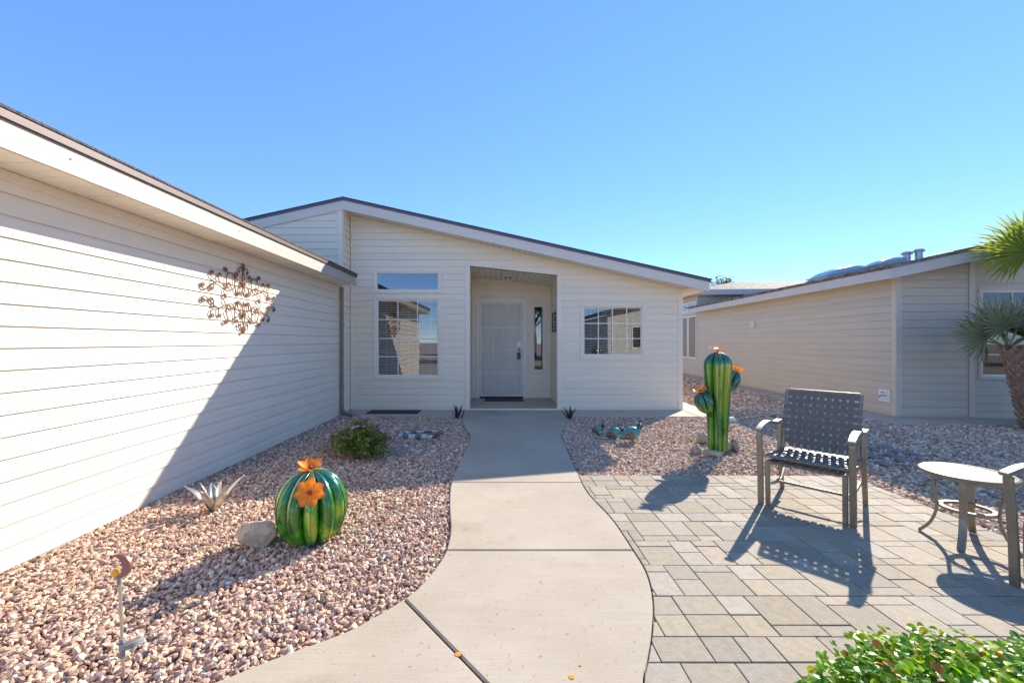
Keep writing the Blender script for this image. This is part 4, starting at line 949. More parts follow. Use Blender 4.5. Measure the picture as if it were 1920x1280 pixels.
# ------------------------------------------------------------------ banded snake ornament
def bez(P, n=20):
    P = [Vector(p) for p in P]; out = []
    for i in range(n+1):
        t = i/n; Q = P[:]
        while len(Q) > 1: Q = [a.lerp(b, t) for a, b in zip(Q[:-1], Q[1:])]
        out.append(Q[0])
    return out
sx_, sy_ = ground(775, 817)
sn = empty('snake_ornament', (sx_, sy_, -.02), label='grey and white banded snake ornament curled on the left gravel', cat='garden ornament')
path = catmull([(.36, .30), (.22, .24), (.0, .21), (-.15, .13), (-.19, .02), (-.12, -.07), (.05, -.09), (.20, -.10)], 8)
nseg = 14; per = len(path)/nseg
for i in range(nseg):
    a = int(i*per); b = min(len(path)-1, int((i+1)*per)); pts = path[a:b+1]
    rad = [.008+.034*min(1, (a+j)/len(path)*1.5) for j in range(len(pts))]
    mb = MB(); mb.sweep([p+Vector((0, 0, .03)) for p in pts], [(math.cos(t), math.sin(t)*.9) for t in np.linspace(0, 2*math.pi, 11)[:-1]], scale=rad); mb.build('band', 'snake_white' if i % 2 else 'snake_grey', sn, smooth=.9)
mb = MB(); mb.ball((.245, -.105, .03), (.06, .042, .028), 12, 8); mb.build('head', 'snake_white', sn, smooth=.8)
dwx, dwy = ground(800, 820)
dw = empty('driftwood', (dwx, dwy, -.02), label='piece of brown driftwood next to the banded snake ornament', cat='driftwood')
mb = MB(); mb.sweep([(-.16, -.03, .01), (-.05, 0, .03), (.06, .01, .035), (.15, .04, .05), (.22, .09, .07)], [(math.cos(t), math.sin(t)) for t in np.linspace(0, 2*math.pi, 9)[:-1]], scale=[.012, .028, .03, .02, .006]); mb.build('branch', 'wood', dw, smooth=.9)
mb = MB(); mb.sweep([(.02, 0, .03), (.1, -.04, .03), (.17, -.05, .02)], [(math.cos(t), math.sin(t)) for t in np.linspace(0, 2*math.pi, 8)[:-1]], scale=[.02, .014, .004]); mb.build('twig', 'wood', dw, smooth=.9)

# ------------------------------------------------------------------ quail figures
def quail(px, py, s, rz_, label, head_low=0):
    x, y = ground(px, py); q = empty('quail_figure', (x, y, -.025), rz_, label, 'quail figure', 'metal quails on the gravel'); q.scale = (.88, 1, 1.14)
    def sw(pts, rad, flat=.85):
        mb = MB(); mb.sweep([Vector(p)*s for p in pts], [(math.cos(t)*flat, math.sin(t)) for t in np.linspace(0, 2*math.pi, 15)[:-1]], scale=[r*s for r in rad], up=(0, 0, 1)); return mb
    sw([(-.17, 0, .045), (-.13, 0, .062), (-.08, 0, .085), (-.02, 0, .105), (.04, 0, .115), (.085, 0, .125), (.11, 0, .145), (.12, 0, .165)], [.006, .028, .052, .070, .072, .056, .038, .030]).build('body', 'teal', q, smooth=1.2)
    mb = MB(); mb.ball(Vector((.072, 0, .098))*s, Vector((.052, .048, .055))*s, 14, 10); mb.build('breast', 'quail_cream', q, smooth=1.2)
    for sd_ in (-1, 1):
        mb = MB(); mb.ball(Vector((-.04, sd_*.052, .098))*s, Vector((.078, .016, .042))*s, 14, 8, Matrix.Rotation(R(-14), 3, 'Y')); mb.build('wing', 'quail_wing', q, smooth=1.2)
        mb = MB(); mb.tube([Vector((.015, sd_*.025, .06))*s, Vector((.02, sd_*.027, 0))*s, Vector((.05, sd_*.03, .004))*s], .006*s, 6); mb.build('leg', 'quail_black', q)
    hz = .185-head_low
    mb = MB(); mb.ball(Vector((.128, 0, hz))*s, Vector((.034, .028, .032))*s, 14, 10); h = mb.build('head', 'quail_black', q, smooth=1.2)
    mb = MB(); mb.sweep([Vector((.152, 0, hz-.002))*s, Vector((.172, 0, hz-.010))*s], [(math.cos(t), math.sin(t)) for t in np.linspace(0, 2*math.pi, 7)[:-1]], scale=[.011*s, .002*s]); mb.build('beak', 'quail_black', h)
    sw([(.125, 0, hz+.025), (.120, 0, hz+.042), (.130, 0, hz+.058), (.148, 0, hz+.060)], [.003, .006, .008, .004], .5).build('plume', 'quail_black', h, smooth=1)
    mb = MB(); mb.tube([Vector((.14, .021, hz+.018))*s, Vector((.12, .027, hz+.012))*s, Vector((.112, .024, hz-.012))*s], .0035*s, 5); mb.tube([Vector((.14, -.021, hz+.018))*s, Vector((.12, -.027, hz+.012))*s, Vector((.112, -.024, hz-.012))*s], .0035*s, 5); mb.build('face_stripe', 'quail_cream', h)
quail(1121, 814, .78, R(-58), 'teal metal quail nearest the walk, turned toward the patio')
quail(1152, 822, .84, R(-30), 'middle teal metal quail of the three on the gravel', .02)
quail(1183, 827, 1.05, R(2), 'largest teal metal quail, rightmost of the three with spotted wing')

# ------------------------------------------------------------------ wrought iron scroll on the garage wall
art = empty('wall_scroll', (GX+.026, 4.60, 1.77), label='rusty wrought-iron scroll ornament hung on the garage wall', cat='wall ornament')
def curl(p, d, r, turns=1.15, sgn=1, n=18):
    """spiral that leaves p in direction d and winds in"""
    p = Vector((p[0], p[1])); d = Vector((d[0], d[1])).normalized(); nrm = Vector((-d.y, d.x))*sgn; out = []
    ang = math.atan2(-nrm.y, -nrm.x); c = p+nrm*r; c0 = c
    for i in range(1, n+1):
        t = i/n; rr = r*(1-.72*t); a = ang+sgn*2*math.pi*turns*t; out.append(c0+Vector((math.cos(a), math.sin(a)))*rr)
    return out
def scroll(P, c0=None, c1=None, rad=.0065):
    """bezier in the wall plane, optional spirals (r, sgn, turns) at both ends, drawn on both sides of the axis"""
    pts = [Vector((p.x, p.y)) for p in bez([(a, b, 0) for a, b in P], 18)]
    if c1: pts = pts+curl(pts[-1], pts[-1]-pts[-2], *c1)
    if c0: pts = curl(pts[0], pts[0]-pts[1], *c0)[::-1]+pts
    for su in (1, -1):
        if su == -1 and all(abs(p.x) < 1e-6 for p in pts): continue
        mb = MB(); mb.tube([(.0, su*p.x, p.y) for p in pts], rad, 6, up=(1, 0, 0)); mb.build('scroll', 'rust', art, smooth=.9)
def both(P, c0=None, c1=None, rad=.0065):
    scroll(P, c0, c1, rad)
    f = lambda c: None if c is None else (c[0], c[2] if False else c[1], -c[2])
    fl = lambda c: (c[0], c[1], -c[2]) if c else None
    scroll([(a, -b) for a, b in P], fl(c0), fl(c1), rad)
def cc(r, turns, sgn): return (r, turns, sgn)
T_ = .0055
both([(0, .29), (.034, .335), (.032, .39), (0, .388)], rad=.0045); both([(0, .29), (.006, .33), (.010, .37), (0, .388)], rad=.004)
both([(0, .295), (.02, .35), (.08, .36), (.088, .295)], None, cc(.016, 1.1, -1), T_)
both([(0, .17), (.024, .21), (.024, .25), (0, .295)], rad=T_); both([(0, .17), (.022, .13), (.022, .08), (0, .03)], rad=T_)
both([(.10, .262), (.165, .315), (.148, .20), (.152, .13), (.150, .07), (.105, .035)], cc(.018, 1.0, 1), cc(.020, 1.2, -1), T_)
both([(0, .172), (.06, .185), (.12, .195), (.150, .235)], rad=T_); both([(0, .165), (.08, .155), (.125, .095), (.085, .045)], None, cc(.022, 1.1, -1), T_)
both([(.151, .215), (.18, .275), (.27, .27), (.288, .165)], rad=T_); both([(.152, .125), (.18, .045), (.275, .045), (.288, .165)], rad=T_)
both([(.27, .10), (.235, .085), (.215, .11), (.225, .14)], None, cc(.018, 1.0, -1), .005)
both([(.262, .225), (.262, .27), (.285, .305), (.312, .29)], None, cc(.022, 1.2, -1), T_)
both([(.255, .085), (.31, .075), (.38, .165), (.46, .175), (.505, .10), (.54, .02), (.62, .005), (.645, .06)], None, cc(.024, 1.2, 1), .0065)
both([(.345, .115), (.40, .13), (.425, .165), (.405, .212)], None, cc(.022, 1.2, 1), T_); both([(.455, .147), (.505, .15), (.54, .185), (.515, .222)], None, cc(.022, 1.2, 1), T_)
both([(.480, .13), (.47, .08), (.485, .035), (.51, .035)], None, cc(.020, 1.1, 1), T_)
both([(.295, .085), (.335, .06), (.328, .025), (.312, .004)], None, cc(.016, 1.0, -1), .005)
for z in (.17, -.17):
    mb = MB(); nn = 16
    v = [(.006, (.030+.008*math.cos(6*t))*math.cos(t), z+(.030+.008*math.cos(6*t))*math.sin(t)) for t in np.linspace(0, 2*math.pi, 49)[:-1]]
    mb.prism(v, (.008, 0, 0)); rs = mb.build('rosette', 'rust', art); mb = MB(); mb.ball((.016, 0, z), (.010, .013, .013), 10, 6); mb.build('boss', 'rust', rs, smooth=.8)
for u, z in ((.2, .17), (-.2, .17), (0, -.28)):
    mb = MB(); mb.tube([(-.025, u*.6, z), (.0, u*.6, z)], .004, 6); mb.build('standoff', 'rust', art)

# ------------------------------------------------------------------ strap chairs
def make_chair(label):
    ch = empty('patio_chair', label=label, cat='chair', group='bronze strap chairs on the patio')
    W2_, D0, D1 = .285, -.235, .235        # half width, front, rear (front is -y)
    for sx in (-1, 1):
        mb = MB()                                                            # front post that bends over into the arm
        pts = [(sx*W2_, -.245, 0), (sx*W2_, -.252, .2), (sx*W2_, -.268, .42), (sx*W2_, -.285, .56), (sx*W2_, -.283, .585)]
        mb.bar(pts, .042, .022, (0, 1, 0)); mb.build('front_post', 'bronze', ch, bevel=.005)
        a = catmull([(-.315, .592), (-.285, .606), (-.20, .630), (-.09, .638), (.02, .622), (.11, .607), (.20, .607), (.245, .61)], 3)
        mb = MB(); mb.bar([(sx*W2_, p.x, p.y) for p in a], .052, .022, (0, 0, 1)); mb.build('arm', 'bronze', ch, bevel=.006)
        mb = MB(); mb.bar([(sx*(W2_-.005), .315, 0), (sx*(W2_-.005), .262, .22), (sx*(W2_-.005), .225, .40), (sx*(W2_-.005), .235, .60)], .034, .022, (0, 1, 0)); mb.build('rear_leg', 'bronze', ch, bevel=.005)
        mb = MB(); mb.bar([(sx*(W2_-.035), .20, .34), (sx*(W2_-.035), .235, .45), (sx*(W2_-.035), .30, .68), (sx*(W2_-.035), .365, .875)], .026, .024, (0, 1, 0)); mb.build('back_post', 'bronze', ch, bevel=.005)
        mb = MB(); mb.bar([(sx*(W2_-.045), -.225, 0), (sx*(W2_-.045), -.235, .20), (sx*(W2_-.045), -.235, .345)], .034, .022, (0, 1, 0)); mb.build('base_leg', 'bronze', ch, bevel=.005)
        mb = MB(); mb.bar([(sx*(W2_-.045), -.24, .345), (sx*(W2_-.045), 0, .325), (sx*(W2_-.045), .22, .315)], .026, .022, (0, 0, 1)); mb.build('side_rail', 'bronze', ch, bevel=.004)
        mb = MB(); mb.bar([(sx*(W2_-.035), -.25, .395), (sx*(W2_-.035), 0, .375), (sx*(W2_-.035), .235, .37)], .024, .024, (0, 0, 1)); mb.build('seat_rail', 'bronze', ch, bevel=.004)
        mb = MB(); mb.bar([(sx*(W2_-.045), -.225, .17), (sx*(W2_-.045), -.05, .135), (sx*(W2_-.045), .12, .14), (sx*(W2_-.03), .27, .19)], .022, .018, (0, 0, 1)); mb.build('side_stretcher', 'bronze', ch, bevel=.004)
    mb = MB(); mb.tube([(-W2_+.05, .02, .135), (W2_-.05, .02, .135)], .011, 10); mb.build('cross_stretcher', 'bronze', ch, smooth=.8)
    for y, z, nm in ((-.252, .395, 'seat_front_bar'), (.235, .37, 'seat_rear_bar')):
        mb = MB(); mb.tube([(-W2_+.045, y, z), (W2_-.045, y, z)], .012, 10); mb.build(nm, 'bronze', ch, smooth=.8)
    mb = MB(); mb.tube([(-W2_+.045, -.238, .345), (W2_-.045, -.238, .345)], .012, 10); mb.build('base_front_bar', 'bronze', ch, smooth=.8)
    mb = MB(); mb.tube([(-W2_+.045, .365, .872), (W2_-.045, .365, .872)], .011, 10); mb.build('back_top_bar', 'bronze', ch, smooth=.8)
    def back(z): t = (z-.40)/.475; return .225+.14*t+.0-.02*math.sin(math.pi*t)
    nc, nrw = 9, 8; xs = [(-W2_+.068)+(2*W2_-.136)*(i+.5)/nc for i in range(nc)]; zs = [.425+.445*(j+.5)/nrw for j in range(nrw)]
    wx, wz = .034, .040
    th = .0025
    def strip(pts, wdt, up, name): mb = MB(); mb.bar(pts, wdt, th, up); return mb.build(name, 'strap', ch)
    for i, x in enumerate(xs):                                              # vertical straps of the back, woven
        pts = []
        for j, z in enumerate([.40]+zs+[.880]): pts.append((x, back(z)-.004*(1 if (i+j) % 2 else -1)-.004, z))
        strip(pts, wx, (0, -1, .3), 'back_strap')
    for j, z in enumerate(zs):
        pts = [(-W2_+.02, back(z)-.002, z)]+[(x, back(z)+.004*(1 if (i+j+1) % 2 else -1)-.004, z) for i, x in enumerate(xs)]+[(W2_-.02, back(z)-.002, z)]
        strip(pts, wz, (0, -1, .3), 'cross_strap')
    ys = [-.225+.44*(j+.5)/8 for j in range(8)]
    def sz(y): return .408-.026*min(1, (y+.25)/.30)-.012*math.sin(math.pi*(y+.25)/.49)
    for i, x in enumerate(xs):                                              # seat straps wrap over the front bar
        pts = [(x, .235, .385)]+[(x, y, sz(y)+.004*(1 if (i+j) % 2 else -1)) for j, y in list(enumerate(ys))[::-1]]+[(x, -.252, .4085), (x, -.2655, .402), (x, -.266, .388), (x, -.254, .3815), (x, -.235, .381)]
        strip(pts, wx, (0, 0, 1) if False else None, 'seat_strap')
        pts = [(x, -.225, .331), (x, -.238, .3315), (x, -.2515, .338), (x, -.252, .352), (x, -.238, .3585), (x, -.1, .335), (x, .1, .318), (x, .215, .32)]
        strip(pts, wx, None, 'lower_strap')
    for j, y in enumerate(ys):
        pts = [(-W2_+.02, y, sz(y))]+[(x, y, sz(y)-.004*(1 if (i+j) % 2 else -1)) for i, x in enumerate(xs)]+[(W2_-.02, y, sz(y))]
        strip(pts, .040, (0, 0, 1), 'cross_strap')
    for j in range(5):
        y = -.18+.085*j; strip([(-W2_+.04, y, .339-.03*(j/5)), (W2_-.04, y, .339-.03*(j/5))], .042, (0, 0, 1), 'lower_cross_strap')
    return ch
chair = make_chair('bronze patio chair with woven dark straps, fully in view beside the cactus')
chair.location = (2.475, 3.285, .001); chair.rotation_euler = (0, 0, R(-48.5))
ch2 = copy_tree(chair); tag(ch2, 'second bronze strap chair, cut off by the right edge of the picture', 'chair', 'bronze strap chairs on the patio')
ch2.location = (3.015, 1.95, .001); ch2.rotation_euler = (0, 0, R(-85))

# ------------------------------------------------------------------ round side table
tb = empty('side_table', (3.04, 2.70, .001), label='low round bronze side table with textured glass top', cat='table')
mb = MB(); TH = .455; TR = .226
mb.lathe([(TR-.028, TH-.022), (TR-.006, TH-.030), (TR, TH-.016), (TR, TH-.004), (TR-.006, TH), (TR-.022, TH), (TR-.028, TH-.006)], 48); mb.f = mb.f[:-2]
n = 48; k = 7; mb.f += [(6*n+i, 6*n+(i+1) % n, (i+1) % n, i) for i in range(n)]
mb.build('rim', 'bronze', tb, smooth=.7)
mb = MB(); mb.lathe([(TR-.0275, TH-.010), (TR-.0275, TH-.003)], 48); mb.build('glass_top', 'table_glass', tb)
for a in (130, 215, 310, 35):
    ca, sa = math.cos(R(a)), math.sin(R(a)); prof = [(.150, TH-.012), (.155, .36), (.143, .28), (.135, .215), (.142, .15), (.165, .08), (.200, .028), (.222, .004)]
    p3 = catmull(prof, 3); mb = MB(); mb.bar([(ca*p.x, sa*p.x, p.y) for p in p3], .038, .016, (ca, sa, .4)); mb.build('leg', 'bronze', tb, bevel=.004)
mb = MB(); mb.sweep([(.120*math.cos(t), .120*math.sin(t), .215) for t in np.linspace(0, 2*math.pi, 41)[:-1]], [(-.011, -.009), (.011, -.009), (.011, .009), (-.011, .009)], up=(0, 0, 1), closed=True); mb.build('ring', 'bronze', tb, smooth=.5)

# ------------------------------------------------------------------ plants
def leaf_quad(mb, p, d, n, l, wd, col, bend=.15):
    """a small pointed leaf of four faces"""
    d = d.normalized(); s = d.cross(n); s = s.normalized() if s.length > 1e-4 else Vector((1, 0, 0)); nn = s.cross(d)
    mb.col = col
    mb.add([p, p+d*l*.35+s*wd*.5+nn*l*bend*.3, p+d*l*.35-s*wd*.5+nn*l*bend*.3, p+d*l*.72+s*wd*.42, p+d*l*.72-s*wd*.42, p+d*l-nn*l*bend], [(0, 2, 1), (1, 2, 4, 3), (3, 4, 5)])
def rvec(rnd): 
    while True:
        v = Vector((rnd.uniform(-1, 1), rnd.uniform(-1, 1), rnd.uniform(-1, 1)))
        if .1 < v.length < 1: return v.normalized()
def lantana(px, py, label):
    rnd = random.Random(12); x, y = ground(px, py); L = empty('flowering_bush', (x, y, -.03), label=label, cat='bush'); L.scale = (1.2, 1.15, .96)
    fol = MB(); stems = MB(); tips = []
    for i in range(210):
        az = rnd.uniform(0, 2*math.pi); el = rnd.random()**.7; rr = .37*(1+.18*noise.noise(Vector((math.cos(az)*1.5, math.sin(az)*1.5, el*2))))*rnd.uniform(.72, 1.06)
        end = Vector((math.cos(az)*rr*math.cos(el*1.45), math.sin(az)*rr*.82*math.cos(el*1.45), .035+.40*math.sin(el*1.45)*rnd.uniform(.78, 1.08)))
        st = Vector((rnd.uniform(-.08, .08), rnd.uniform(-.08, .08), 0)); mid = st.lerp(end, .5)+Vector((0, 0, .06)); pts = bez([st, mid, end], 5)
        stems.tube(pts, .0022, 4); tips.append((end, (end-mid).normalized()))
        for k in range(26):
            t = rnd.uniform(.42, 1.0); p = pts[min(4, int(t*5))].lerp(pts[min(5, int(t*5)+1)], t*5-int(t*5))+rvec(rnd)*.026
            g = rnd.random(); dry = p.z < .10 and rnd.random() < .45
            col = (.17+.08*g, .12+.05*g, .05) if dry else (.12+.11*g, .20+.13*g, .035+.02*g)
            leaf_quad(fol, p, rvec(rnd)+Vector((0, 0, .35)), rvec(rnd), rnd.uniform(.018, .036), rnd.uniform(.011, .018), col)
    kind(fol.build('foliage', 'leaf', L, normals=False), 'stuff'); kind(stems.build('stems', 'twig', L), 'stuff')
    fm = MB(); r2 = random.Random(3)
    for i in range(11):
        a = i*2.4; q = Vector((math.cos(a)*.012*(i/11)**.5, math.sin(a)*.012*(i/11)**.5, .004*(1-i/11)))
        c = r2.uniform(.8, 1.15); fm.col = (.72*c, .42*c, .66*c)
        for k in range(4):
            b = a+k*math.pi/2; fm.add([q, q+Vector((math.cos(b-.6)*.005, math.sin(b-.6)*.005, .002)), q+Vector((math.cos(b)*.008, math.sin(b)*.008, .001)), q+Vector((math.cos(b+.6)*.005, math.sin(b+.6)*.005, .002))], [(0, 1, 2, 3)])
    src = None; cand = [t for t in tips if t[0].z > .16]; rnd.shuffle(cand)
    for end, d in cand[:60]:
        p = end+d*.03+Vector((0, 0, .012))
        if src is None: src = fm.build('flower', 'flower', L); f = src
        else: f = inst(src, L)
        f.location = p; s = rnd.uniform(1.0, 1.7); f.scale = (s, s, s); f.rotation_euler = (rnd.uniform(-.7, .9), rnd.uniform(-.6, .6), rnd.uniform(0, 6))
lantana(675, 853, 'mounded green bush with small lilac flowers near the garage wall')

def groundcover():
    rnd = random.Random(31); G_ = empty('leafy_shrub', (1.66, 1.31, -.065), label='low shrub with bright round green leaves at the patio edge', cat='shrub')
    meshes = []
    for i in range(8):                                                         # obovate leaves in eight tints
        mb = MB(); l, wd = .031, .0265; c0 = [(.13, .30, .012), (.19, .38, .018), (.08, .21, .02), (.26, .42, .02), (.15, .30, .05), (.45, .40, .02), (.38, .15, .03), (.10, .26, .03)][i]
        rows = [(0, .12), (.16, .55), (.38, .90), (.62, 1.0), (.82, .86), (.95, .5), (1, .1)]; v = []; c = []
        for t, q in rows:
            for s in (-1, 0, 1): v.append(Vector((t*l, s*q*wd*.5, abs(s)*q*.005-.006*t*t))); k = 1.12 if s == 0 else 1; c.append(tuple(x*k for x in c0))
        mb.v = v; mb.c = c; mb.f = [(a*3+j, a*3+j+1, a*3+j+4, a*3+j+3) for a in range(6) for j in range(2)]
        o = mb.build('leaf', 'leaf_bright', G_, smooth=1.5); meshes.append(o)
    stems = MB(); spots = []
    for i in range(760):
        a = rnd.uniform(0, 2*math.pi); r = math.sqrt(rnd.random()); X = math.cos(a)*r*.66; Y_ = math.sin(a)*r*.40
        top = .335*(1-.55*r**2.2)*rnd.uniform(.78, 1.1)*(1+.25*noise.noise(Vector((X*4, Y_*4, 2))))
        st = Vector((X*.75, Y_*.75, 0)); end = Vector((X, Y_, top)); pts = bez([st, st.lerp(end, .5)+Vector((rnd.uniform(-.03, .03), rnd.uniform(-.03, .03), .02)), end], 4); stems.tube(pts[:-1], .0015, 4)
        for k in range(9):
            t = 1-k*.065-rnd.uniform(0, .03); p = st.lerp(end, t)+Vector((rnd.uniform(-.012, .012), rnd.uniform(-.012, .012), 0)); az = k*2.4+rnd.uniform(-.6, .6)+i; el = rnd.uniform(-.35, .8)
            spots.append((p+Vector((0, 0, .0)), az, el, rnd.uniform(.65, 1.2)))
    spots.sort(key=lambda s: -(s[0].z*1.6-s[0].y*.25+.2*(-(s[0].x+.25) if s[0].x > .3 else 0)))
    w_ = [5, 6, 4, 6, 4, 2.0, 1.2, 3]
    use = set()
    rest = MB()
    for i, (p, az, el, s) in enumerate(spots):
        q = rnd.choices(range(8), w_)[0]; rot = (rnd.uniform(-.5, .5), -el, az)
        if i < 300-8 or q not in use and i < 300:
            if q not in use: o = meshes[q]; use.add(q)
            else: o = inst(meshes[q], G_)
            o.location = p; o.rotation_euler = rot; o.scale = (s, s, s)
        else:
            m4 = Matrix.LocRotScale(p, __import__('mathutils').Euler(rot), Vector((s, s, s))); src = meshes[q].data
            at = src.color_attributes['col'].data; n0 = len(rest.v)
            rest.v += [m4 @ v.co for v in src.vertices]; rest.c += [tuple(at[k].color)[:3] for k in range(len(src.vertices))]
            rest.f += [tuple(n0+a for a in f.vertices) for f in src.polygons]
    for q in range(8):
        if q not in use: bpy.data.objects.remove(meshes[q])
    kind(rest.build('foliage', 'leaf_bright', G_), 'stuff'); kind(stems.build('stems', 'twig', G_), 'stuff')
groundcover()

def frond_mesh(seed, nseg, length, span, col, tipcol, pet):
    rnd = random.Random(seed); mb = MB(); mb.col = tuple(np.array(col)*1.1)
    mb.bar([(0, 0, 0), (pet*.5, 0, .02), (pet, 0, 0)], .022, .010, (0, 0, 1))
    hub = Vector((pet, 0, 0))
    for i in range(nseg):
        f = i/(nseg-1)-.5; a = f*span; l = length*(1-.55*abs(f)**1.6)*rnd.uniform(.9, 1.05); d = Vector((math.cos(a), math.sin(a), .16*math.cos(a*1.2)+rnd.uniform(-.05, .05)-.25*abs(f)+rnd.uniform(-.08, .05))).normalized()
        s = Vector((-math.sin(a), math.cos(a), 0)); w_ = .0185; rows = ((0, .35, 0), (.30, 1.0, .0), (.62, .75, .0), (.85, .38, -.02), (1, .04, -.09)); v = []; cs = []
        for t, q, dz in rows:
            c = hub+d*l*t+Vector((0, 0, dz*l+.05*math.sin(math.pi*t)*l*.4)); k = max(0, (t-.5)*2)*rnd.uniform(.3, 1.0)
            cc_ = tuple(np.array(col)*(1-k)+np.array(tipcol)*k)
            v += [c+s*q*w_+Vector((0, 0, q*.006)), c-Vector((0, 0, q*.006)), c-s*q*w_+Vector((0, 0, q*.006))]; cs += [cc_]*3
        n0 = len(mb.v); mb.v += v; mb.c += cs
        mb.f += [(n0+r*3+j, n0+r*3+j+1, n0+r*3+j+4, n0+r*3+j+3) for r in range(4) for j in range(2)]
    return mb
def palm(base, top, label, cols, tipc, fronds, length, seed, rad=.128):
    rnd = random.Random(seed); base = Vector(base); top = Vector(top)
    P = empty('fan_palm', base, label=label, cat='palm tree', group='fan palms before the neighbouring house'); T = top-base
    mb = MB(); n = 14; pts = [T*(i/n)+Vector((.05*math.sin(2*i/n), 0, 0)) for i in range(n+1)]; mb.tube(pts, 1, 14, scale=[rad*.86]*(n+1))
    nbt = int(T.length*150)
    for i in range(nbt):                                                         # cut leaf bases wrapped round the trunk
        t = i/nbt; c = T*t+Vector((.05*math.sin(2*t), 0, 0)); a = i*2.399; d = Vector((math.cos(a), math.sin(a), 0)); s = Vector((-d.y, d.x, 0)); l = rnd.uniform(.05, .085); w_ = rnd.uniform(.02, .034)
        p = c+d*rad*.80; q = p+d*rnd.uniform(.03, .06)+Vector((0, 0, l)); e = Vector((0, 0, .022))
        mb.add([p+s*w_, p-s*w_, p-s*w_-e*1.2, p+s*w_-e*1.2, q+s*w_*.6, q-s*w_*.6, q-s*w_*.6-e*.7+d*.012, q+s*w_*.6-e*.7+d*.012], [(0, 1, 5, 4), (3, 7, 6, 2), (0, 4, 7, 3), (1, 2, 6, 5), (4, 5, 6, 7)])
    mb.build('trunk', 'palm_trunk', P)
    for i, (az, el, roll, sc_, ci) in enumerate(fronds):
        mb = frond_mesh(seed*10+i, 27, length, R(215), cols[ci], tipc[ci], .34); o = mb.build('frond', 'leaf', P, normals=False)
        o.location = T+Vector((0, 0, .0)); o.scale = (sc_,)*3; o.rotation_mode = 'QUATERNION'
        o.rotation_quaternion = Quaternion((0, 0, 1), R(az)) @ Quaternion((0, 1, 0), R(-el)) @ Quaternion((1, 0, 0), R(roll))
grn = [(.20, .225, .125), (.13, .17, .07), (.19, .27, .05)]; tip = [(.36, .35, .21), (.2, .22, .10), (.50, .43, .06)]
palm((7.92, 6.15, -.03), (7.60, 6.20, 1.20), 'short fan palm with grey-green fronds and shaggy brown trunk', grn, tip,
     [(178, 28, 70, 1, 0), (215, 62, 55, 1.0, 0), (120, 66, 60, 1.0, 0), (60, 48, 50, 1, 1), (10, 30, 60, 1, 1), (320, 40, 50, 1, 1), (265, 40, 60, .95, 0), (90, 20, 60, 1, 1), (350, 70, 50, 1, 0)], .52, 3)
palm((8.55, 6.45, -.03), (8.28, 6.25, 2.56), 'taller fan palm whose yellow-green fronds reach in from the right edge', grn, tip,
     [(186, 8, 40, 1.1, 2), (170, 38, 35, 1.1, 2), (205, 52, 30, 1, 2), (150, 18, 60, 1, 2), (240, 30, 60, 1, 2), (90, 45, 50, 1, 1), (30, 40, 50, 1, 1), (330, 40, 50, 1, 2), (280, 30, 50, 1, 1)], .55, 4, .16)

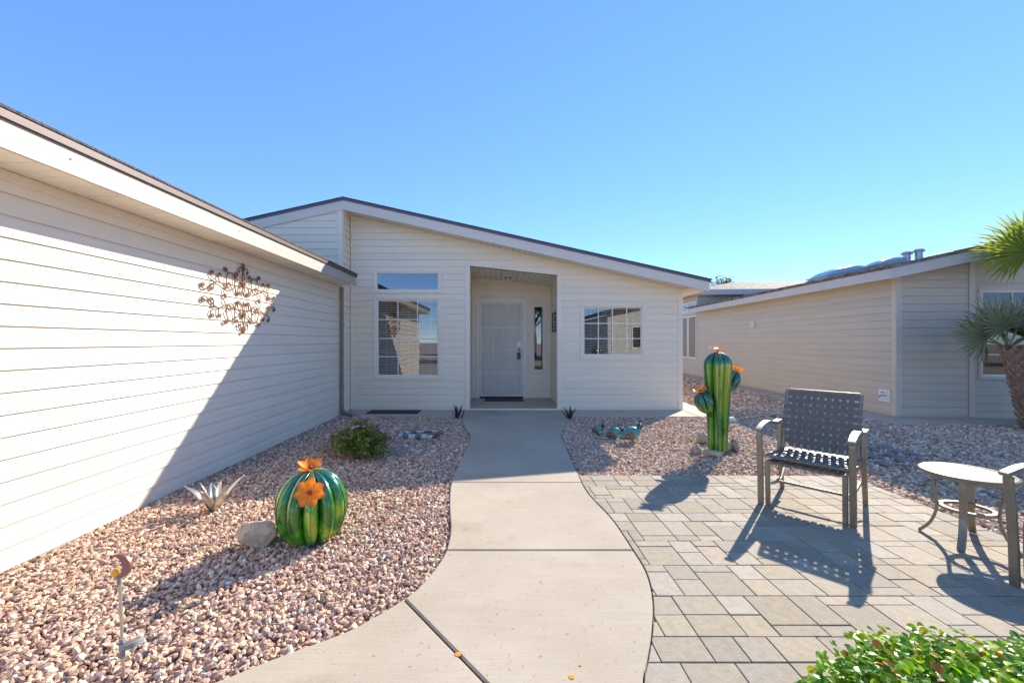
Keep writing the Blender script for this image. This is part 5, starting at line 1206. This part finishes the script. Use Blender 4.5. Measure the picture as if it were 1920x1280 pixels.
def tree(loc, h, crown_r, label, seed, cols, leaves=2600, ls=.12):
    rnd = random.Random(seed); T = empty('tree', loc, label=label, cat='tree'); mb = MB()
    mb.sweep([(0, 0, -.1), (.05, .03, h*.3), (-.05, 0, h*.6), (.02, .05, h*.92)], [(math.cos(t), math.sin(t)) for t in np.linspace(0, 2*math.pi, 10)[:-1]], scale=[.16, .12, .09, .03])
    cl = []
    for i in range(16):
        a = i*2.4; z = h*rnd.uniform(.6, .85); e = Vector((math.cos(a)*crown_r*rnd.uniform(.5, 1), math.sin(a)*crown_r*rnd.uniform(.5, 1), min(h*1.02, z+crown_r*rnd.uniform(.3, 1.1))))
        mb.sweep(bez([(0, 0, z*.8), (e.x*.4, e.y*.4, z), e], 5), [(math.cos(t), math.sin(t)) for t in np.linspace(0, 2*math.pi, 6)[:-1]], scale=[.05, .042, .034, .026, .018, .008]); cl.append(e)
        cl.append(e*.7+Vector((0, 0, z*.3)))
    mb.build('trunk', 'bark', T, smooth=.9); fo = MB()
    for i in range(leaves):
        c = rnd.choice(cl); g = rnd.random(); col = np.array(cols[0])*(1-g)+np.array(cols[1])*g
        leaf_quad(fo, c+rvec(rnd)*crown_r*.30*rnd.random()**.4, rvec(rnd), rvec(rnd), ls*rnd.uniform(.6, 1.2), ls*.5, tuple(col))
    kind(fo.build('crown', 'leaf', T, normals=False), 'stuff'); return T
tree((17.35, 33.0, 0), 6.5, 1.15, 'small leafy tree top showing beyond the rear roofs', 5, ((.07, .10, .03), (.16, .17, .05)), 1500, .16)

# ------------------------------------------------------------------ what the windows mirror: the places behind the photographer
rh = empty('facing_house', (0, 0, 0), label='cream house behind the photographer, mirrored in the right window', cat='house')
Wz = Wall((0, -8.0, 0), (1, 0, 0), (0, 1, 0)); zt_ = lambda u: 3.6-.22*abs(u-9.5)
wz = (7.6, 8.9, .9, 2.2); c3 = core(Wz, rh, 'far_wall', 6.3, 13, -.05, zt_, [wz]); siding(Wz, c3, 'far_wall', 6.3, 13, .03, zt_, [wz])
mb = MB(); rect_frame(Wz, mb, wz[0], wz[1], wz[2], wz[3], .07, -.05, .03); mb.build('window_frame', 'white_vinyl', rh); mb = MB(); Wz.box(mb, wz[0]+.07, wz[1]-.07, wz[2]+.07, wz[3]-.07, -.04, -.03); mb.build('window_pane', 'dark_glass', rh)
mb = MB(); mb.prism([(5.8, -7.6, zt_(5.8)), (9.5, -7.6, 3.6), (13.4, -7.6, zt_(13.4)), (13.4, -7.6, zt_(13.4)+.2), (9.5, -7.6, 3.8), (5.8, -7.6, zt_(5.8)+.2)], (0, -8, 0)); mb.build('roof', 'shingle', rh)
mb = MB(); mb.box(6.3, 6.42, -15.2, -8.13, -.05, 2.8); mb.build('wall', 'far_wall', rh)
tree((2.9, -15, 0), 4.6, 1.9, 'broad tree across the street behind the photographer', 8, ((.04, .07, .02), (.09, .12, .03)), 2600, .24)
tree((-1.5, -19, 0), 4.2, 1.8, 'smaller street tree behind the photographer to the left', 9, ((.04, .07, .02), (.09, .12, .03)), 2000, .24)
o = MB().box(-60, 60, -13.5, -9.6, -.053, -.03).build('road', 'shingle'); kind(o, 'structure', 'asphalt street behind the photographer')
